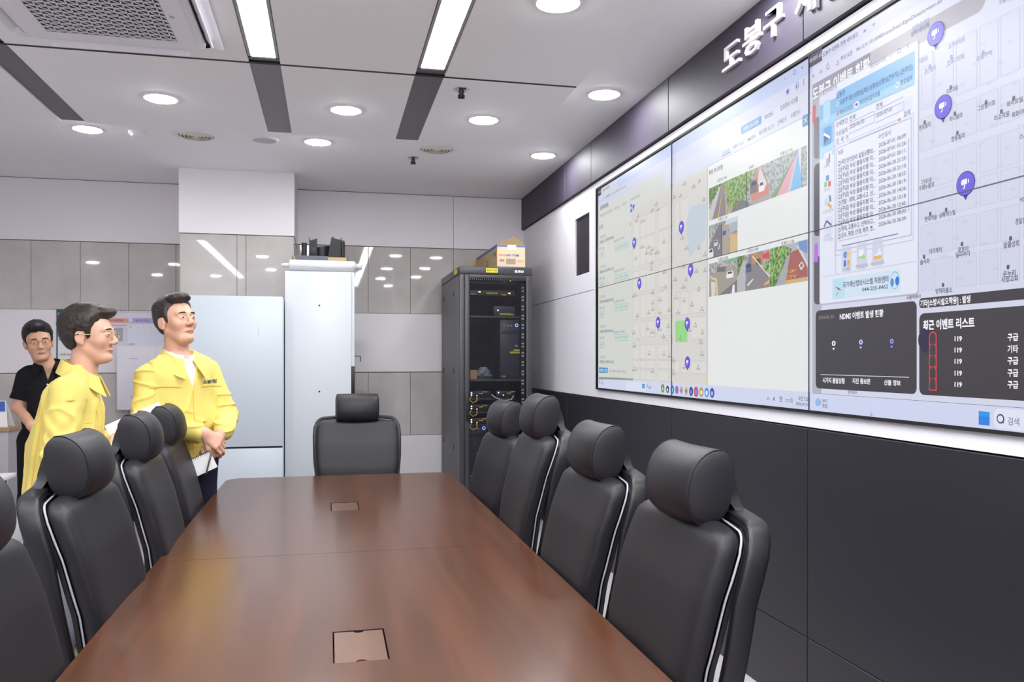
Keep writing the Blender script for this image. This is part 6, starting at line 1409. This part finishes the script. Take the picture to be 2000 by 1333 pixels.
    nz = soft_noise(None, 41, 16, 16, 18); L.ripple(lambda x, y, z: .006 * nz(x, y, z)); L.build('trousers', M_GTROU, o)
    shoes(o, M_SHOEL, [(0, .10), (0, -.10)])
    M = Matrix.Translation(T) @ Matrix.Rotation(rz, 4, 'Z')
    rl = B(); a0, a1 = np.array((.205, -.07, 1.085)), np.array((.43, -.04, 1.19)); ax = (a1 - a0); ax /= np.linalg.norm(ax); u = np.cross(ax, (0, 1, 0)); u /= np.linalg.norm(u); v = np.cross(ax, u); rows = []
    for q in (0, 1):
        c = a0 + (a1 - a0) * q; rows.append([tuple(c + (u * math.cos(t) + v * math.sin(t)) * (.034 - .0009 * t)) for t in np.linspace(0, 11, 60)])
    n = 60; rl.add(rows[0] + rows[1], [(i, i + 1, n + i + 1, n + i) for i in range(n - 1)])
    r_ = rl.build('paper_roll', M_PAPER, None, 60, fix=False); r_.matrix_world = M; tag(r_, 'loosely rolled white papers in the hand of the stooping man', 'paper roll')
man_stooping()

# ---------------- the man in the black polo shirt at the far left
def man_polo():
    T = Vector((-1.818, 6.0, 0)); rz = math.radians(12 - 90)
    hc, R, sc = (.03, -.058, 1.530), rot(10, -2, -7), 1.0
    S = Solid((-.2, -.36, -.01), (.34, .36, 1.72), .0038)
    S.chain([(0, 0, .90), (.005, 0, 1.05), (0, 0, 1.20)], (.12, .11, .12), .03, (.74, 1.05, 1)); S.rc((-.005, -.10, 1.295), (-.005, .10, 1.295), .045, .045, .05)
    P = add_head(S, hc, R, (-.012, -.018, 1.37), sc)
    for s in (-1, 1): S.rc((-.012, 0, 1.35), (-.008, s * .12, 1.30), .04, .035, .03)
    legs(S, [(0, .09, .88), (0, -.09, .88)], [(.02, .10, .48), (.02, -.10, .48)], [(-.01, .10, .08), (-.01, -.10, .08)], (.085, .06, .04))
    for s in (-1, 1): S.rc((-.01, s * .10, .06), (.10, s * .10, .03), .035, .025, .02)
    rw, lw = np.array((.20, -.075, .985)), np.array((.20, .06, .985))
    for s, w_ in ((-1, rw), (1, lw)): S.chain([(-.01, s * .13, 1.30), (-.005, s * .176, 1.10), w_], (.045, .040, .027), .02)
    add_hand(S, rw, (.25, .80, -.55), (-.75, .25, -.2), -1, (25, 28, 32, 36), .4, (.75, .5, .3)); add_hand(S, lw, (.2, -.75, -.62), (-.8, -.2, -.1), 1, (30, 34, 38, 42), .4, (.75, .5, .3))
    o = S.build('person', [M_SKIN3, M_LIP], None, lipfn(hc, R, sc)); o.location = T; o.rotation_euler = (0, 0, rz)
    tag(o, 'man in black polo shirt and glasses standing behind the stooping man', 'person')
    add_face(o, P, R, sc, (0, 0), -1.2); add_hair(o, P, R, hc, sc, M_HAIR3, grow=.014, lift=.012, seed=15, fringe=-.018)
    glasses(o, P, mat('dark_wire', (70, 62, 58), .3, metal=.7), None, .0008)
    J = Solid((-.24, -.36, .82), (.26, .36, 1.46), .005)
    J.chain([(0, 0, .90), (.005, 0, 1.05), (0, 0, 1.22)], (.158, .155, .165), .03, (.72, 1.0, 1)); J.rc((-.006, -.105, 1.30), (-.006, .105, 1.30), .06, .06, .05)
    for s in (-1, 1): J.rc((-.012, 0, 1.36), (-.008, s * .13, 1.31), .058, .052, .03); J.rc((-.008, s * .135, 1.30), (-.006, s * .168, 1.16), .062, .058, .015); J.cut((-.006, s * .182, 1.155), (0, s * .25, -1), (-.24, min(s * .125, s * .36), 1.05), (.2, max(s * .125, s * .36), 1.2))
    J.cut((0, 0, .845), (0, 0, -1), None, (.3, .4, .87))
    J.ripple(folds(51, (14, 12, 12), .007))
    J.mix((0, -.05, 1.27), (.2, .05, 1.45), lambda x, y, z: np.maximum(np.maximum(np.abs(y) - np.clip((z - 1.275) * .30, 0, .06), 1.275 - z), -x), .003, True)
    j = J.build('polo_shirt', M_BLACKC, o); collar('shirt_collar', o, M_BLACKC, (-.008, 0, 1.335), .028, .088, .040, .076, .112, .045, .03, 26)
    b = B()
    for z in (1.255, 1.215): q = J.hit((.3, .0, z), (-1, 0, 0)); b.ring([[tuple(q + np.array((e, .0055 * r * math.cos(a), .0055 * r * math.sin(a)))) for a in [2 * math.pi * i / 10 for i in range(10)]] for e, r in ((-.002, 1), (.002, 1), (.003, .6))])
    b.build('button', M_PAPER, j)
    L = Solid((-.18, -.24, .05), (.20, .24, .98), .0065)
    L.rc((0, -.05, .90), (0, .05, .90), .12, .12, .04, (.9, 1, 1)); legs(L, [(0, .085, .87), (0, -.085, .87)], [(.02, .10, .48), (.02, -.10, .48)], [(-.01, .10, .09), (-.01, -.10, .09)], (.102, .078, .068)); L.cut((0, 0, .075), (0, 0, -1)); L.build('trousers', M_BTROU, o)
    shoes(o, M_SHOE, [(-.01, .10), (-.01, -.10)])
man_polo()
